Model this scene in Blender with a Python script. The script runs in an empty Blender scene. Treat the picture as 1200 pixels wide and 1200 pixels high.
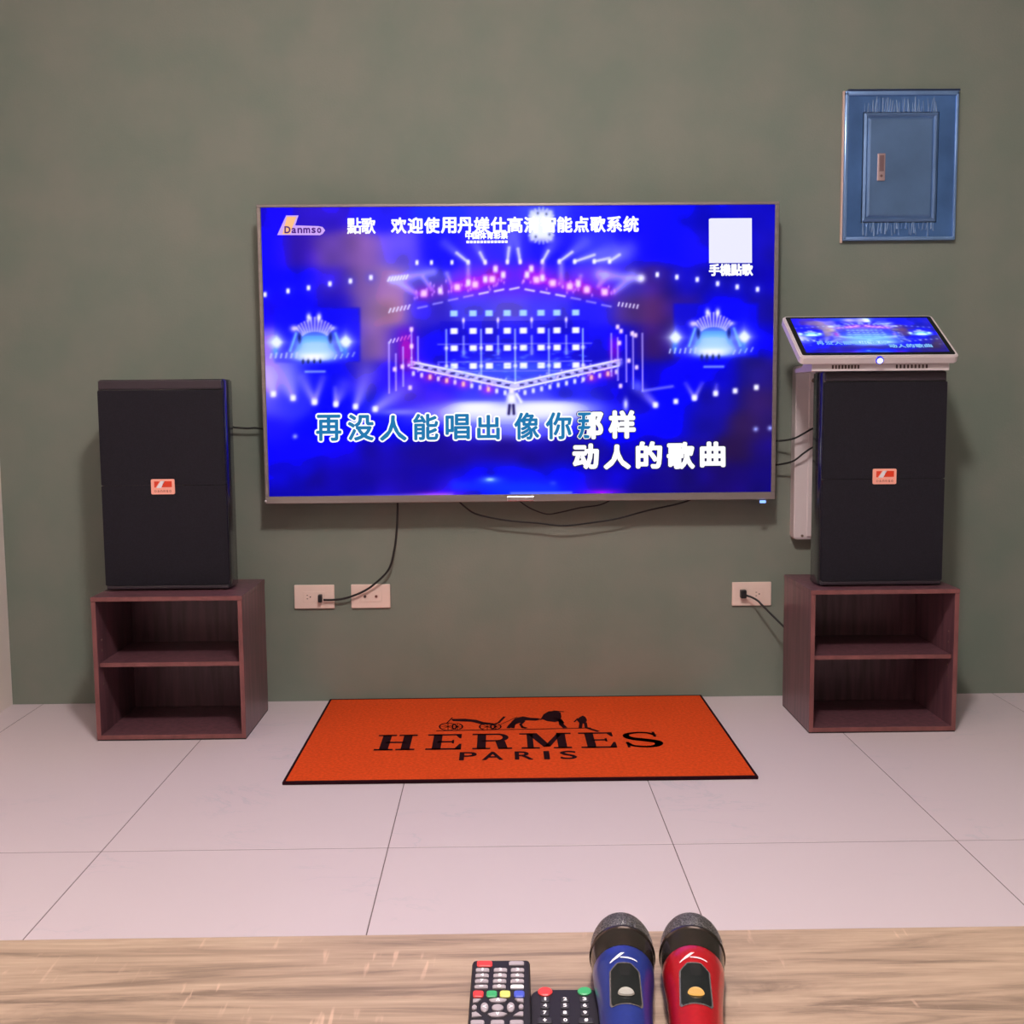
import bpy, bmesh, math, random
import numpy as np
from mathutils import Matrix, Vector
random.seed(4); rng = np.random.RandomState(7)
S = bpy.context.scene
COL = S.collection

# ------------------------------------------------------------------ camera
F_PX, PITCH, ROLL, YAW, CAM_D, CAM_H = 1290.67, 0.09691, -0.00839, -0.01146, 3.406, 0.9238
cam_loc = Vector((0, -CAM_D, CAM_H))
_f = Vector((-math.sin(YAW) * math.cos(PITCH), math.cos(YAW) * math.cos(PITCH), -math.sin(PITCH)))
_r0 = Vector((math.cos(YAW), math.sin(YAW), 0)); _u0 = _r0.cross(_f)
_r = math.cos(ROLL) * _r0 + math.sin(ROLL) * _u0; _u = _r.cross(_f)
cd = bpy.data.cameras.new('camera'); cam = bpy.data.objects.new('camera', cd); COL.objects.link(cam)
cd.sensor_width = 36; cd.lens = 36 * F_PX / 1200; cd.clip_start = 0.02
M = Matrix((( _r.x, _u.x, -_f.x, cam_loc.x), (_r.y, _u.y, -_f.y, cam_loc.y), (_r.z, _u.z, -_f.z, cam_loc.z), (0, 0, 0, 1)))
cam.matrix_world = M
S.camera = cam
def at(x, y, ax, v):
    """world point on the plane (axis ax = v) seen at photo pixel x, y"""
    d = _r * ((x - 600) / F_PX) - _u * ((y - 600) / F_PX) + _f
    return cam_loc + d * ((v - cam_loc[ax]) / d[ax])

# ------------------------------------------------------------------ world, lights, exposure
S.view_settings.view_transform = 'Standard'; S.view_settings.look = 'None'
S.view_settings.gamma = 1; S.view_settings.use_curve_mapping = False; S.view_settings.exposure = 0.0
w = bpy.data.worlds.new('world'); S.world = w; w.use_nodes = True
w.node_tree.nodes['Background'].inputs[0].default_value = (0.5, 0.46, 0.45, 1)
w.node_tree.nodes['Background'].inputs[1].default_value = 0.3
def area(name, loc, size, power, color, shape='DISK'):
    l = bpy.data.lights.new(name, 'AREA'); l.shape = shape; l.size = size; l.energy = power; l.color = color
    o = bpy.data.objects.new(name, l); COL.objects.link(o); o.location = loc; return o
area('ceiling_lamp_light', (0.10, -2.38, 2.62), 0.24, 25, (1, 0.945, 0.93))
_l = bpy.data.lights.new('ceiling_lamp_dome', 'POINT'); _l.energy = 82; _l.color = (1, 0.945, 0.92); _l.shadow_soft_size = 0.13
_o = bpy.data.objects.new('ceiling_lamp_dome', _l); COL.objects.link(_o); _o.location = (0.10, -2.38, 2.60)
area('ceiling_light_behind', (0.2, -4.3, 2.74), 1.2, 15, (1, 0.94, 0.93))

# ------------------------------------------------------------------ helpers
def lin(c):
    return tuple(((v / 255) / 12.92 if v / 255 <= 0.04045 else ((v / 255 + 0.055) / 1.055) ** 2.4) for v in c)
def mat(name, rgb, rough=0.5, metal=0.0, vary=0.0, scale=(8, 8, 8), bump=0.0, bscale=200, emit=None, spec=0.5, coat=0.0, rgb2=None, detail=4):
    m = bpy.data.materials.new(name); m.use_nodes = True; nt = m.node_tree; b = nt.nodes['Principled BSDF']
    c = lin(rgb); b.inputs['Base Color'].default_value = (*c, 1)
    b.inputs['Roughness'].default_value = rough; b.inputs['Metallic'].default_value = metal
    b.inputs['Specular IOR Level'].default_value = spec; b.inputs['Coat Weight'].default_value = coat
    tc = nt.nodes.new('ShaderNodeTexCoord')
    if vary > 0 or rgb2:
        mp = nt.nodes.new('ShaderNodeMapping'); mp.inputs['Scale'].default_value = scale
        n = nt.nodes.new('ShaderNodeTexNoise'); n.inputs['Scale'].default_value = 1; n.inputs['Detail'].default_value = detail
        r = nt.nodes.new('ShaderNodeValToRGB'); r.color_ramp.elements[0].position = 0.35; r.color_ramp.elements[1].position = 0.65
        c2 = lin(rgb2) if rgb2 else c
        r.color_ramp.elements[0].color = (*[v * (1 - vary) for v in c], 1)
        r.color_ramp.elements[1].color = (*[min(1, v * (1 + vary)) for v in c2], 1)
        nt.links.new(tc.outputs['Object'], mp.inputs[0]); nt.links.new(mp.outputs[0], n.inputs['Vector'])
        nt.links.new(n.outputs['Fac'], r.inputs[0]); nt.links.new(r.outputs[0], b.inputs['Base Color'])
    if bump > 0:
        n2 = nt.nodes.new('ShaderNodeTexNoise'); n2.inputs['Scale'].default_value = bscale; n2.inputs['Detail'].default_value = 3
        bp = nt.nodes.new('ShaderNodeBump'); bp.inputs['Strength'].default_value = bump; bp.inputs['Distance'].default_value = 0.002
        nt.links.new(tc.outputs['Object'], n2.inputs['Vector']); nt.links.new(n2.outputs['Fac'], bp.inputs['Height']); nt.links.new(bp.outputs[0], b.inputs['Normal'])
    if emit:
        b.inputs['Emission Color'].default_value = (*lin(emit[0]), 1); b.inputs['Emission Strength'].default_value = emit[1]
    return m
def emis(name, rgb, s=1.0):
    m = mat(name, (0, 0, 0), 0.4, emit=(rgb, s)); return m

def top_of(o):
    v = Vector((0, 0, 0))
    while o is not None: v += o.location; o = o.parent
    return v
def obj(name, bm, m, parent=None, origin=None, smooth=False):
    me = bpy.data.meshes.new(name)
    base = top_of(parent) if parent else Vector((0, 0, 0))
    off = base
    o = bpy.data.objects.new(name, me); COL.objects.link(o)
    if origin is not None:
        o.location = Vector(origin) - base; off = Vector(origin)
    bmesh.ops.translate(bm, verts=bm.verts, vec=-off)
    if smooth:
        for f in bm.faces: f.smooth = True
    bm.normal_update(); bm.to_mesh(me); bm.free()
    me.materials.append(m)
    if parent: o.parent = parent
    if smooth:
        try: me.set_sharp_from_angle(angle=math.radians(40))
        except Exception: pass
    return o
def tag(o, label=None, cat=None, group=None, kind=None):
    if label: o['label'] = label
    if cat: o['category'] = cat
    if group: o['group'] = group
    if kind: o['kind'] = kind
    return o
def thing(name, label, cat, loc=(0, 0, 0), group=None):
    o = bpy.data.objects.new(name, None); COL.objects.link(o); o.location = loc; o.empty_display_size = 0.05
    return tag(o, label, cat, group)
def box(bm, a, b, bev=0.0, seg=2):
    lo = [min(a[i], b[i]) for i in range(3)]; hi = [max(a[i], b[i]) for i in range(3)]
    r = bmesh.ops.create_cube(bm, size=1)
    for v in r['verts']:
        v.co = Vector([(lo[i] + hi[i]) / 2 + v.co[i] * (hi[i] - lo[i]) for i in range(3)])
    if bev > 0:
        es = list({e for v in r['verts'] for e in v.link_edges})
        bmesh.ops.bevel(bm, geom=es, offset=bev, segments=seg, profile=0.5, affect='EDGES', clamp_overlap=True)
    return bm
def B(a, b, bev=0.0, seg=2): return box(bmesh.new(), a, b, bev, seg)
def prism(bm, pts, axis, a, b):
    """extrude 2-D outline pts (in the two other axes, cyclic order) along axis from a to b"""
    def P(p, t):
        q = [0, 0, 0]; k = [i for i in range(3) if i != axis]; q[k[0]] = p[0]; q[k[1]] = p[1]; q[axis] = t; return q
    va = [bm.verts.new(P(p, a)) for p in pts]; vb = [bm.verts.new(P(p, b)) for p in pts]
    n = len(pts)
    bm.faces.new(va); bm.faces.new(vb[::-1])
    for i in range(n): bm.faces.new((va[i], va[(i + 1) % n], vb[(i + 1) % n], vb[i]))
    bmesh.ops.recalc_face_normals(bm, faces=bm.faces)
    return bm
def smooth_pts(pts, n=8):
    P = [Vector(p) for p in pts]; P = [2 * P[0] - P[1]] + P + [2 * P[-1] - P[-2]]; out = []
    for i in range(1, len(P) - 2):
        for k in range(n):
            t = k / n
            out.append(0.5 * ((2 * P[i]) + (-P[i-1] + P[i+1]) * t + (2*P[i-1] - 5*P[i] + 4*P[i+1] - P[i+2]) * t*t + (-P[i-1] + 3*P[i] - 3*P[i+1] + P[i+2]) * t**3))
    out.append(P[-2]); return out
def tube(bm, pts, r, n=8, smooth=8):
    P = smooth_pts(pts, smooth) if smooth else [Vector(p) for p in pts]
    rings = []; up = Vector((0.123, 0.31, 0.94)).normalized()
    for i, p in enumerate(P):
        d = (P[min(i + 1, len(P) - 1)] - P[max(i - 1, 0)]).normalized()
        a = (up - d * up.dot(d)).normalized(); up = a; b = d.cross(a)
        rings.append([bm.verts.new(p + r * (math.cos(2*math.pi*k/n) * a + math.sin(2*math.pi*k/n) * b)) for k in range(n)])
    for i in range(len(rings) - 1):
        for k in range(n): bm.faces.new((rings[i][k], rings[i][(k+1) % n], rings[i+1][(k+1) % n], rings[i+1][k]))
    bm.faces.new(rings[0][::-1]); bm.faces.new(rings[-1])
    return bm
def cyl(bm, p0, p1, r, n=20):
    return tube(bm, [p0, p1], r, n, 0)
def rrect(x0, x1, y0, y1, r, n=5):
    pts = []
    for cx, cy, a in ((x1 - r, y1 - r, 0), (x0 + r, y1 - r, 90), (x0 + r, y0 + r, 180), (x1 - r, y0 + r, 270)):
        for k in range(n + 1):
            t = math.radians(a + 90 * k / n); pts.append((cx + r * math.cos(t), cy + r * math.sin(t)))
    return pts
def poly3(bm, pts):
    bm.faces.new([bm.verts.new(p) for p in pts]); return bm

# text glyphs as flat triangles, cached: returns list of triangles in 2-D (em = 1) centred on the glyph box
_gc = {}
def glyph(ch):
    if ch in _gc: return _gc[ch]
    c = bpy.data.curves.new('t', 'FONT'); c.body = ch; c.size = 1; c.resolution_u = 3; c.fill_mode = 'FRONT'
    o = bpy.data.objects.new('t', c); COL.objects.link(o)
    dg = bpy.context.evaluated_depsgraph_get(); dg.update()
    me = bpy.data.meshes.new_from_object(o.evaluated_get(dg), depsgraph=dg)
    me.calc_loop_triangles()
    V = np.array([v.co[:2] for v in me.vertices]) if len(me.vertices) else np.zeros((0, 2))
    T = [tuple(t.vertices) for t in me.loop_triangles]
    bpy.data.objects.remove(o); bpy.data.curves.remove(c); bpy.data.meshes.remove(me)
    _gc[ch] = (V, T); return _gc[ch]
def put_glyph(bm, ch, cx, cy, w, h, place, dil=0.0, ndir=8, clip=None, lift=None):
    """glyph fitted to a w x h box at cx, cy; place(x, y) gives the 3-D point; dil thickens the strokes"""
    V, T = glyph(ch)
    if not len(V): return
    lo, hi = V.min(0), V.max(0); c = (lo + hi) / 2; s = np.array([w, h]) / np.maximum(hi - lo, 1e-6)
    P = (V - c) * s
    offs = [(0, 0)] + ([(dil * math.cos(2*math.pi*k/ndir), dil * math.sin(2*math.pi*k/ndir)) for k in range(ndir)] if dil > 0 else [])
    for n_, (dx, dy) in enumerate(offs):
        up_ = Vector((0, 0, 0)) if lift is None else Vector(lift) * n_
        vs = [bm.verts.new(place(cx + p[0] + dx, cy - p[1] + dy) + up_) for p in P]
        for t in T:
            if clip and (P[t[0]][0] + P[t[1]][0] + P[t[2]][0]) / 3 + cx > clip: continue
            try: bm.faces.new([vs[i] for i in t])
            except ValueError: pass
    return bm

# ------------------------------------------------------------------ materials
m_wall = mat('olive_paint', (120, 128, 116), 0.8, spec=.2, vary=0.03, scale=(5, 5, 5), bump=0.25, bscale=160, rgb2=(126, 128, 117))
m_white_wall = mat('white_paint', (240, 226, 217), 0.7, vary=0.02, bump=0.15)
m_ceiling = mat('ceiling_paint', (232, 228, 222), 0.8, vary=0.01)
m_grout = mat('grout', (120, 104, 104), 0.9, vary=0.05)
def tile_mat():
    m = bpy.data.materials.new('marble_porcelain'); m.use_nodes = True; nt = m.node_tree; b = nt.nodes['Principled BSDF']
    tc = nt.nodes.new('ShaderNodeTexCoord'); oi = nt.nodes.new('ShaderNodeObjectInfo')
    add = nt.nodes.new('ShaderNodeVectorMath'); add.operation = 'MULTIPLY_ADD'; add.inputs[1].default_value = (1, 1, 1)
    sc = nt.nodes.new('ShaderNodeVectorMath'); sc.operation = 'SCALE'; sc.inputs['Scale'].default_value = 17
    cmb = nt.nodes.new('ShaderNodeCombineXYZ'); nt.links.new(oi.outputs['Random'], cmb.inputs[0]); nt.links.new(oi.outputs['Random'], cmb.inputs[1])
    nt.links.new(cmb.outputs[0], sc.inputs[0]); nt.links.new(tc.outputs['Object'], add.inputs[0]); nt.links.new(sc.outputs[0], add.inputs[2])
    mp = nt.nodes.new('ShaderNodeMapping'); mp.inputs['Rotation'].default_value = (0, 0, 0.7); mp.inputs['Scale'].default_value = (1.0, 2.4, 1)
    nt.links.new(add.outputs[0], mp.inputs[0])
    n = nt.nodes.new('ShaderNodeTexNoise'); n.inputs['Scale'].default_value = 1.8; n.inputs['Detail'].default_value = 7; n.inputs['Roughness'].default_value = 0.6; n.inputs['Distortion'].default_value = 0.6
    nt.links.new(mp.outputs[0], n.inputs['Vector'])
    a = nt.nodes.new('ShaderNodeMath'); a.operation = 'SUBTRACT'; a.inputs[1].default_value = 0.5; nt.links.new(n.outputs['Fac'], a.inputs[0])
    ab = nt.nodes.new('ShaderNodeMath'); ab.operation = 'ABSOLUTE'; nt.links.new(a.outputs[0], ab.inputs[0])
    r = nt.nodes.new('ShaderNodeValToRGB'); e = r.color_ramp.elements
    e[0].position = 0.0; e[0].color = (*lin((205, 194, 199)), 1); e[1].position = 0.010; e[1].color = (*lin((218, 200, 205)), 1)
    e2 = e.new(0.15); e2.color = (*lin((219, 202, 206)), 1)
    nt.links.new(ab.outputs[0], r.inputs[0])
    k = nt.nodes.new('ShaderNodeTexNoise'); k.inputs['Scale'].default_value = 2.6; nt.links.new(add.outputs[0], k.inputs['Vector'])
    kr = nt.nodes.new('ShaderNodeValToRGB'); kr.color_ramp.elements[0].position = .52; kr.color_ramp.elements[1].position = .66; nt.links.new(k.outputs['Fac'], kr.inputs[0])
    mx = nt.nodes.new('ShaderNodeMixRGB'); nt.links.new(kr.outputs[0], mx.inputs[0]); mx.inputs[1].default_value = (*lin((218, 201, 205)), 1); nt.links.new(r.outputs[0], mx.inputs[2]); nt.links.new(mx.outputs[0], b.inputs['Base Color'])
    b.inputs['Roughness'].default_value = 0.42; b.inputs['Specular IOR Level'].default_value = 0.35
    return m
m_tile = tile_mat()
m_dkwood = mat('dark_mahogany_laminate', (98, 64, 72), 0.34, vary=0.2, scale=(60, 60, 5), rgb2=(106, 68, 75), spec=0.45)
m_dkedge = mat('mahogany_edge_band', (122, 70, 68), 0.45, vary=0.12, scale=(40, 40, 12))
m_spk = mat('black_cabinet_paint', (28, 26, 34), 0.2, bump=0.08, bscale=500, spec=.8, coat=.5, vary=0.1, scale=(30, 30, 30))
m_grille = mat('black_metal_mesh', (25, 21, 30), 0.8, spec=.3, vary=0.25, scale=(380, 380, 380), bump=0.6, bscale=700, detail=1)
m_silver = mat('brushed_silver_bezel', (150, 138, 134), 0.35, 0.6, vary=0.08, scale=(4, 60, 60))
m_blackpl = mat('black_plastic', (20, 18, 22), 0.4, vary=0.1)
m_cable = mat('black_rubber', (22, 20, 20), 0.5, vary=0.1)
m_outlet = mat('ivory_plastic', (232, 205, 192), 0.4, vary=0.01)
m_hole = mat('dark_socket', (70, 45, 40), 0.7, vary=0.05)
m_whitemetal = mat('white_powder_coat', (214, 200, 200), 0.45, vary=0.02)
m_mat = mat('orange_carpet_pile', (226, 78, 30), 0.95, vary=0.10, scale=(120, 120, 120), bump=0.7, bscale=900, spec=0.1, detail=2)
m_matdark = mat('dark_brown_pile', (38, 10, 18), 0.95, vary=0.15, scale=(150, 150, 150), spec=0.1)
m_red = mat('red_rubber_button', (225, 60, 60), 0.4, vary=0.03)
m_green = mat('green_rubber_button', (60, 160, 100), 0.4, vary=0.03)
m_yellow = mat('yellow_rubber_button', (225, 215, 110), 0.4, vary=0.03)
m_bluebtn = mat('blue_rubber_button', (70, 85, 190), 0.4, vary=0.03)
m_greybtn = mat('grey_rubber_button', (165, 152, 158), 0.45, vary=0.04)
m_white = mat('white_print', (235, 228, 232), 0.5, vary=0.02)
m_remote = mat('remote_black_plastic', (34, 29, 36), 0.6, vary=0.08, spec=.3)

# ------------------------------------------------------------------ the setting
X0, X1, YF, ZC = -1.535, 2.45, -5.2, 2.8
def struct(name, bm, m, parent=None):
    o = obj(name, bm, m, parent); o['kind'] = 'structure'; return o
struct('wall_back', B((X0 - .12, 0, -.05), (X1 + .12, .12, ZC)), m_wall)
struct('wall_left', B((X0 - .12, YF, -.05), (X0, 0, ZC)), m_white_wall)
struct('wall_right', B((X1, YF, -.05), (X1 + .12, 0, ZC)), m_wall)
struct('wall_front', B((X0 - .12, YF - .12, -.05), (X1 + .12, YF, ZC)), m_wall)
struct('ceiling', B((X0 - .12, YF - .12, ZC), (X1 + .12, .12, ZC + .1)), m_ceiling)
floor = struct('floor', B((X0 - .12, YF - .12, -.06), (X1 + .12, .12, -.0007)), m_grout)
JX = [-0.8407 + .6 * k for k in range(-2, 7)]; JY = [0.032 - 1.2 * k for k in range(0, 6)]
tile_cache = {}
for i in range(len(JX) - 1):
    for j in range(len(JY) - 1):
        g = .0011
        x0, x1 = max(JX[i] + g, X0), min(JX[i + 1] - g, X1); y1, y0 = min(JY[j] - .0016, 0), max(JY[j + 1] + .0016, YF)
        if x1 - x0 < .02 or y1 - y0 < .02: continue
        key = (round(x1 - x0, 4), round(y1 - y0, 4))
        if key not in tile_cache:
            bm = B((-key[0]/2, -key[1]/2, -.0095), (key[0]/2, key[1]/2, 0), .0005, 1)
            me = bpy.data.meshes.new('tile'); bm.to_mesh(me); bm.free(); me.materials.append(m_tile); tile_cache[key] = me
        t = bpy.data.objects.new('tile', tile_cache[key]); COL.objects.link(t); t.parent = floor
        t.location = ((x0 + x1) / 2, (y0 + y1) / 2, 0)

# ------------------------------------------------------------------ television
TVF = -.10                                              # glass plane
tv = thing('television', 'large flat wall television with thin silver bezel showing a blue concert', 'television', (.065, TVF, .634))
tx0, tx1, tz0, tz1 = -.7025, .832, .634, 1.5135
# the rear shell and bracket
bm = B((tx0 + .008, TVF + .006, tz0 + .008), (tx1 - .008, TVF + .03, tz1 - .008), .004)
box(bm, (tx0 + .22, TVF + .028, tz0 + .06), (tx1 - .22, TVF + .055, tz1 - .28), .01)
obj('rear_shell', bm, m_blackpl, tv)
obj('wall_bracket', B((-.2, TVF + .05, .85), (.33, -.0005, 1.15), .003), m_blackpl, tv)
sw, sb, stp = .012, .022, .009
gx0, gx1, gz0, gz1 = tx0 + sw, tx1 - sw, tz0 + sb, tz1 - stp
bm = bmesh.new()
for a, b in (((tx0, tz1 - stp), (tx1, tz1)), ((tx0, tz0), (tx1, tz0 + sb)), ((tx0, tz0 + sb), (tx0 + sw, tz1 - stp)), ((tx1 - sw, tz0 + sb), (tx1, tz1 - stp))):
    box(bm, (a[0], TVF - .006, a[1]), (b[0], TVF + .012, b[1]), .0015, 1)
obj('bezel', bm, m_silver, tv)
nm = B((at(594, 585, 1, TVF)[0], TVF - .0085, tz0 + .001), (at(626, 585, 1, TVF)[0], TVF - .003, tz0 + .017), .003)
obj('name_plate', nm, mat('polished_silver', (205, 190, 195), 0.2, 0.8, vary=0.03), tv)
p = at(894, 588, 1, TVF - .008)
obj('power_light', B((p.x - .009, TVF - .0095, p.z - .004), (p.x + .009, TVF - .003, p.z + .004), .002), emis('led_blue', (110, 150, 255), 2.5), tv)
bm = bmesh.new(); p = at(311.5, 587.5, 1, TVF - .008); bmesh.ops.create_icosphere(bm, subdivisions=2, radius=.004, matrix=Matrix.Translation(p))
obj('bezel_screw', bm, m_whitemetal, tv)

# picture painted in photo pixels: 309..910 x 241..581
PX0, PX1, PY0, PY1 = 309.0, 911.0, 240.5, 581.0
GW, GH = 603, 342
XX, YY = np.meshgrid(np.linspace(PX0, PX1, GW), np.linspace(PY0, PY1, GH))
ctrl = """250|315:20,0,230 380:50,20,200 450:40,30,240 520:30,50,250 580:60,60,250 640:60,70,250 700:30,30,255 760:5,0,250 820:0,0,215 900:10,5,190
290|315:10,0,240 350:60,20,190 390:110,70,170 430:135,90,165 470:110,85,230 520:20,10,250 560:60,40,240 600:50,40,240 650:20,10,240 700:60,60,250 750:10,0,240 790:0,0,250 820:20,10,210 860:0,0,190 905:20,10,180
330|315:5,0,250 350:5,0,240 390:60,30,200 430:130,90,165 460:150,112,170 500:90,80,220 560:110,50,220 600:100,40,230 640:90,40,220 700:110,60,230 740:70,50,220 770:70,30,130 800:15,5,190 860:10,5,180 905:10,0,200
360|315:20,0,220 350:5,0,245 400:20,0,220 430:140,102,165 460:165,118,150 500:60,40,220 560:80,70,225 600:100,85,215 640:70,60,220 700:40,30,225 740:85,50,140 770:85,38,95 800:45,20,145 850:5,0,240 905:20,10,160
400|315:140,110,240 350:10,10,250 400:10,0,240 425:110,75,180 445:165,118,150 470:60,20,220 520:15,5,225 560:30,20,220 600:40,40,235 660:20,10,220 700:20,10,220 740:10,0,230 765:88,36,90 785:30,10,150 850:0,0,240 905:5,0,215
440|312:190,140,235 340:110,120,240 370:10,10,250 400:0,0,245 430:80,50,190 450:30,10,220 480:70,10,210 520:30,20,225 560:50,50,230 600:70,70,240 660:40,40,230 720:20,10,215 760:10,0,200 800:5,0,240 850:5,0,235 885:30,20,120 905:40,20,130
468|312:110,100,240 340:50,50,250 400:0,0,245 440:40,40,240 480:60,30,220 510:80,40,230 560:70,70,240 620:80,80,240 680:40,40,220 740:10,0,200 790:0,0,225 850:20,10,160 890:50,25,95
500|312:25,15,250 380:0,0,245 440:0,0,235 480:5,5,230 560:30,30,230 620:40,40,230 680:30,30,235 730:0,0,245 790:0,0,240 830:20,10,160 880:50,25,80 905:40,20,110
530|315:5,0,240 355:5,0,225 400:15,0,200 450:22,3,170 500:25,5,150 550:28,5,145 600:30,5,140 640:26,5,150 680:20,5,160 760:10,0,190 810:25,10,130 860:45,20,80 905:30,10,130
560|315:5,0,200 400:15,0,160 500:15,0,165 560:5,5,215 600:5,15,245 660:0,5,235 720:10,0,190 800:20,5,120 860:25,5,115 905:20,5,120
579|315:5,0,170 400:10,0,160 480:30,5,180 530:50,20,220 600:10,50,250 650:20,40,250 700:40,10,200 760:15,0,140 905:15,5,110"""
num = np.zeros((GH, GW, 3)); den = np.zeros((GH, GW))
for line in ctrl.split('\n'):
    yy, rest = line.split('|')
    for it in rest.split():
        xx, c = it.split(':'); c = np.array([float(v) for v in c.split(',')])
        wgt = np.exp(-(((XX - float(xx)) / 21) ** 2 + ((YY - float(yy)) / 16) ** 2)) + 1e-9
        num += wgt[..., None] * c; den += wgt
IMG = num / den[..., None] + 0.0
# gentle cloudiness of the stage haze
lo = rng.rand(18, 30)
yi = np.linspace(0, 16.99, GH); xi = np.linspace(0, 28.99, GW); y0i = yi.astype(int); x0i = xi.astype(int); fy = (yi - y0i)[:, None]; fx = (xi - x0i)[None]
fy = fy * fy * (3 - 2 * fy); fx = fx * fx * (3 - 2 * fx)
cl = lo[y0i][:, x0i] * (1 - fy) * (1 - fx) + lo[y0i + 1][:, x0i] * fy * (1 - fx) + lo[y0i][:, x0i + 1] * (1 - fy) * fx + lo[y0i + 1][:, x0i + 1] * fy * fx
IMG *= (0.88 + 0.24 * cl)[..., None]
def blend(mask, c):
    global IMG
    mask = np.clip(mask, 0, 1)[..., None]; IMG = IMG * (1 - mask) + np.array(c, float) * mask
def blob(x, y, sx, sy, c, a=1.0, p=2): blend(a * np.exp(-(np.abs((XX - x) / sx) ** p + np.abs((YY - y) / sy) ** p)), c)
def seg(x0, y0, x1, y1, w, c, a=1.0, w1=None, fade=0.0):
    dx, dy = x1 - x0, y1 - y0; L = dx*dx + dy*dy + 1e-9
    t = np.clip(((XX - x0) * dx + (YY - y0) * dy) / L, 0, 1); d = np.hypot(XX - x0 - t * dx, YY - y0 - t * dy)
    ww = w + ((w1 if w1 is not None else w) - w) * t
    blend(a * np.exp(-(d / ww) ** 2) * (1 - fade * t), c)
W_ = (250, 250, 255)
# side video walls
def mini(cx, cy, rim):
    blend(0.75 * (1 / (1 + np.exp((np.abs(XX - cx - 2) - 50) * 1.2))) * (1 / (1 + np.exp((np.abs(YY - cy) - 32) * 1.2))), (6, 4, 232))
    blob(cx - 1, cy + 12, 24, 18, (125, 195, 245), .9, 4); blob(cx - 1, cy + 24, 30, 7, (215, 240, 255), .95, 2.5)
    blob(cx - 1, cy + 14, 24, 8, (190, 225, 250), .7, 3); blob(cx - 3, cy + 26, 14, 4, W_, .9, 3)
    for k in range(-6, 7):
        a = k * .17; r1 = 17 + (2.5 if abs(k) < 2 else 0)
        seg(cx + math.sin(a) * 17 - 1, cy + 5 - math.cos(a) * 10, cx + math.sin(a) * (r1 + 8) - 1, cy + 2 - math.cos(a) * (r1 + 3), 1.5, (200, 190, 255), .8)
    for dx in (-8, 4): blob(cx + dx, cy - 21, 3, 5, W_, .95)
    blob(cx - 25, cy - 8, 5, 4, (235, 220, 255), .9); blob(cx + 20, cy - 8, 5, 3, (190, 190, 255), .8)
    for dx in (-46, 35): blob(cx + dx, cy + 8, 7.5, 8, (225, 240, 255), 1.7, 1.25); blob(cx + dx, cy + 10, 3.5, 4, W_, .9); blob(cx + dx - 1, cy + 20, 4, 6, (80, 160, 245), .7)
    for k in range(6): seg(cx - 52 + k * 6, cy + 22 - (k % 2), cx - 53 + k * 6, cy + 26, 1.2, (200, 215, 255), .75)
    for k in range(4): seg(cx + 24 + k * 7, cy + 24 - k, cx + 22 + k * 7, cy + 28 - k, 1.2, (190, 210, 255), .6)
    for dx in (-15, -9, -2, 5): blob(cx + dx, cy + 31, 1.6, 3, (10, 20, 70), .8)
    for sx in (-1, 1):
        seg(cx + sx * 23, cy - 2, cx + sx * 30, cy + 18, 2, (150, 205, 250), .7)
        blob(cx + sx * 18 - 1, cy + 3, 2.2, 6, (8, 10, 110), .8)
    seg(cx - 12, cy + 43, cx + 10, cy + 43, 1.6, (150, 180, 255), .8)
mini(372, 389, 1); mini(840, 387, 1)
# wall dots
for x, y in ((313,341),(340,337),(364,333.5),(389,329),(413,326),(437,322),(773,321),(796,324),(820,327),(844,332),(867,336),(891,339)):
    blob(x, y, 7, 7, (80, 80, 255), .35); blob(x, y, 2.3, 3.2, W_, 1, 3)
# top beams
for a in ((551,305,524,283,3,7),(571,306,559,282,3,6),(597,305,601,272,2.5,8),(612,305,607,275,2.5,7),(638,305,652,280,3,10),(658,305,688,283,3,8),(676,305,722,290,3,9),(699,305,735,298,3,12),(717,305,740,290,3,12)):
    seg(a[0], a[1], a[2], a[3], a[4], (150, 150, 255), .75, a[5], .5); seg(a[0], a[1], (a[0]+a[2])/2, (a[1]+a[3])/2, 1.5, (225, 225, 255), .8, 2)
for x in (491,508,532,551,571,597,612,638,658,676,699,717): blob(x, 305, 2, 3, W_, 1, 3)
for a in ((490,341,463,324,3,6),(462,325,510,316,5,5),(508,336,498,322,3,3),(532,333,526,318,2,3),(551,328,551,308,3,3),(722,341,744,322,4,7),(704,334,712,322,3,5),(660,330,660,308,4,4),(637,322,639,308,3,3),(680,332,683,322,3,3),(706,320,752,326,8,4)):
    seg(a[0], a[1], a[2], a[3], a[4], (190, 180, 255), .75, a[5], .25)
for k in range(7): seg(457 + k * 3.5, 326 - k * .4, 459 + k * 3.5, 322 - k * .4, 1.1, W_, .8)
blob(754, 325, 5, 5, W_, .95); 
reds = [(499,341,1),(518,338,0),(538,334,1),(559,331,1),(579,325,1),(583,313,0),(571,325,0),(592,320,0),(551,329,0),(620,320,0),(625,313,0),(631,326,1),(638,324,0),(650,330,1),(670,334,1),(680,331,0),(690,338,1),(711,341,1)]
for x, y, r in reds: blob(x, y, 12, 9, (200, 20, 210), .55 if r else .3)
for x, y, r in reds: blob(x, y, 4.2 if r else 3, 4.5, (255, 205, 235) if r else (245, 225, 255), 1, 3)
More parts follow.
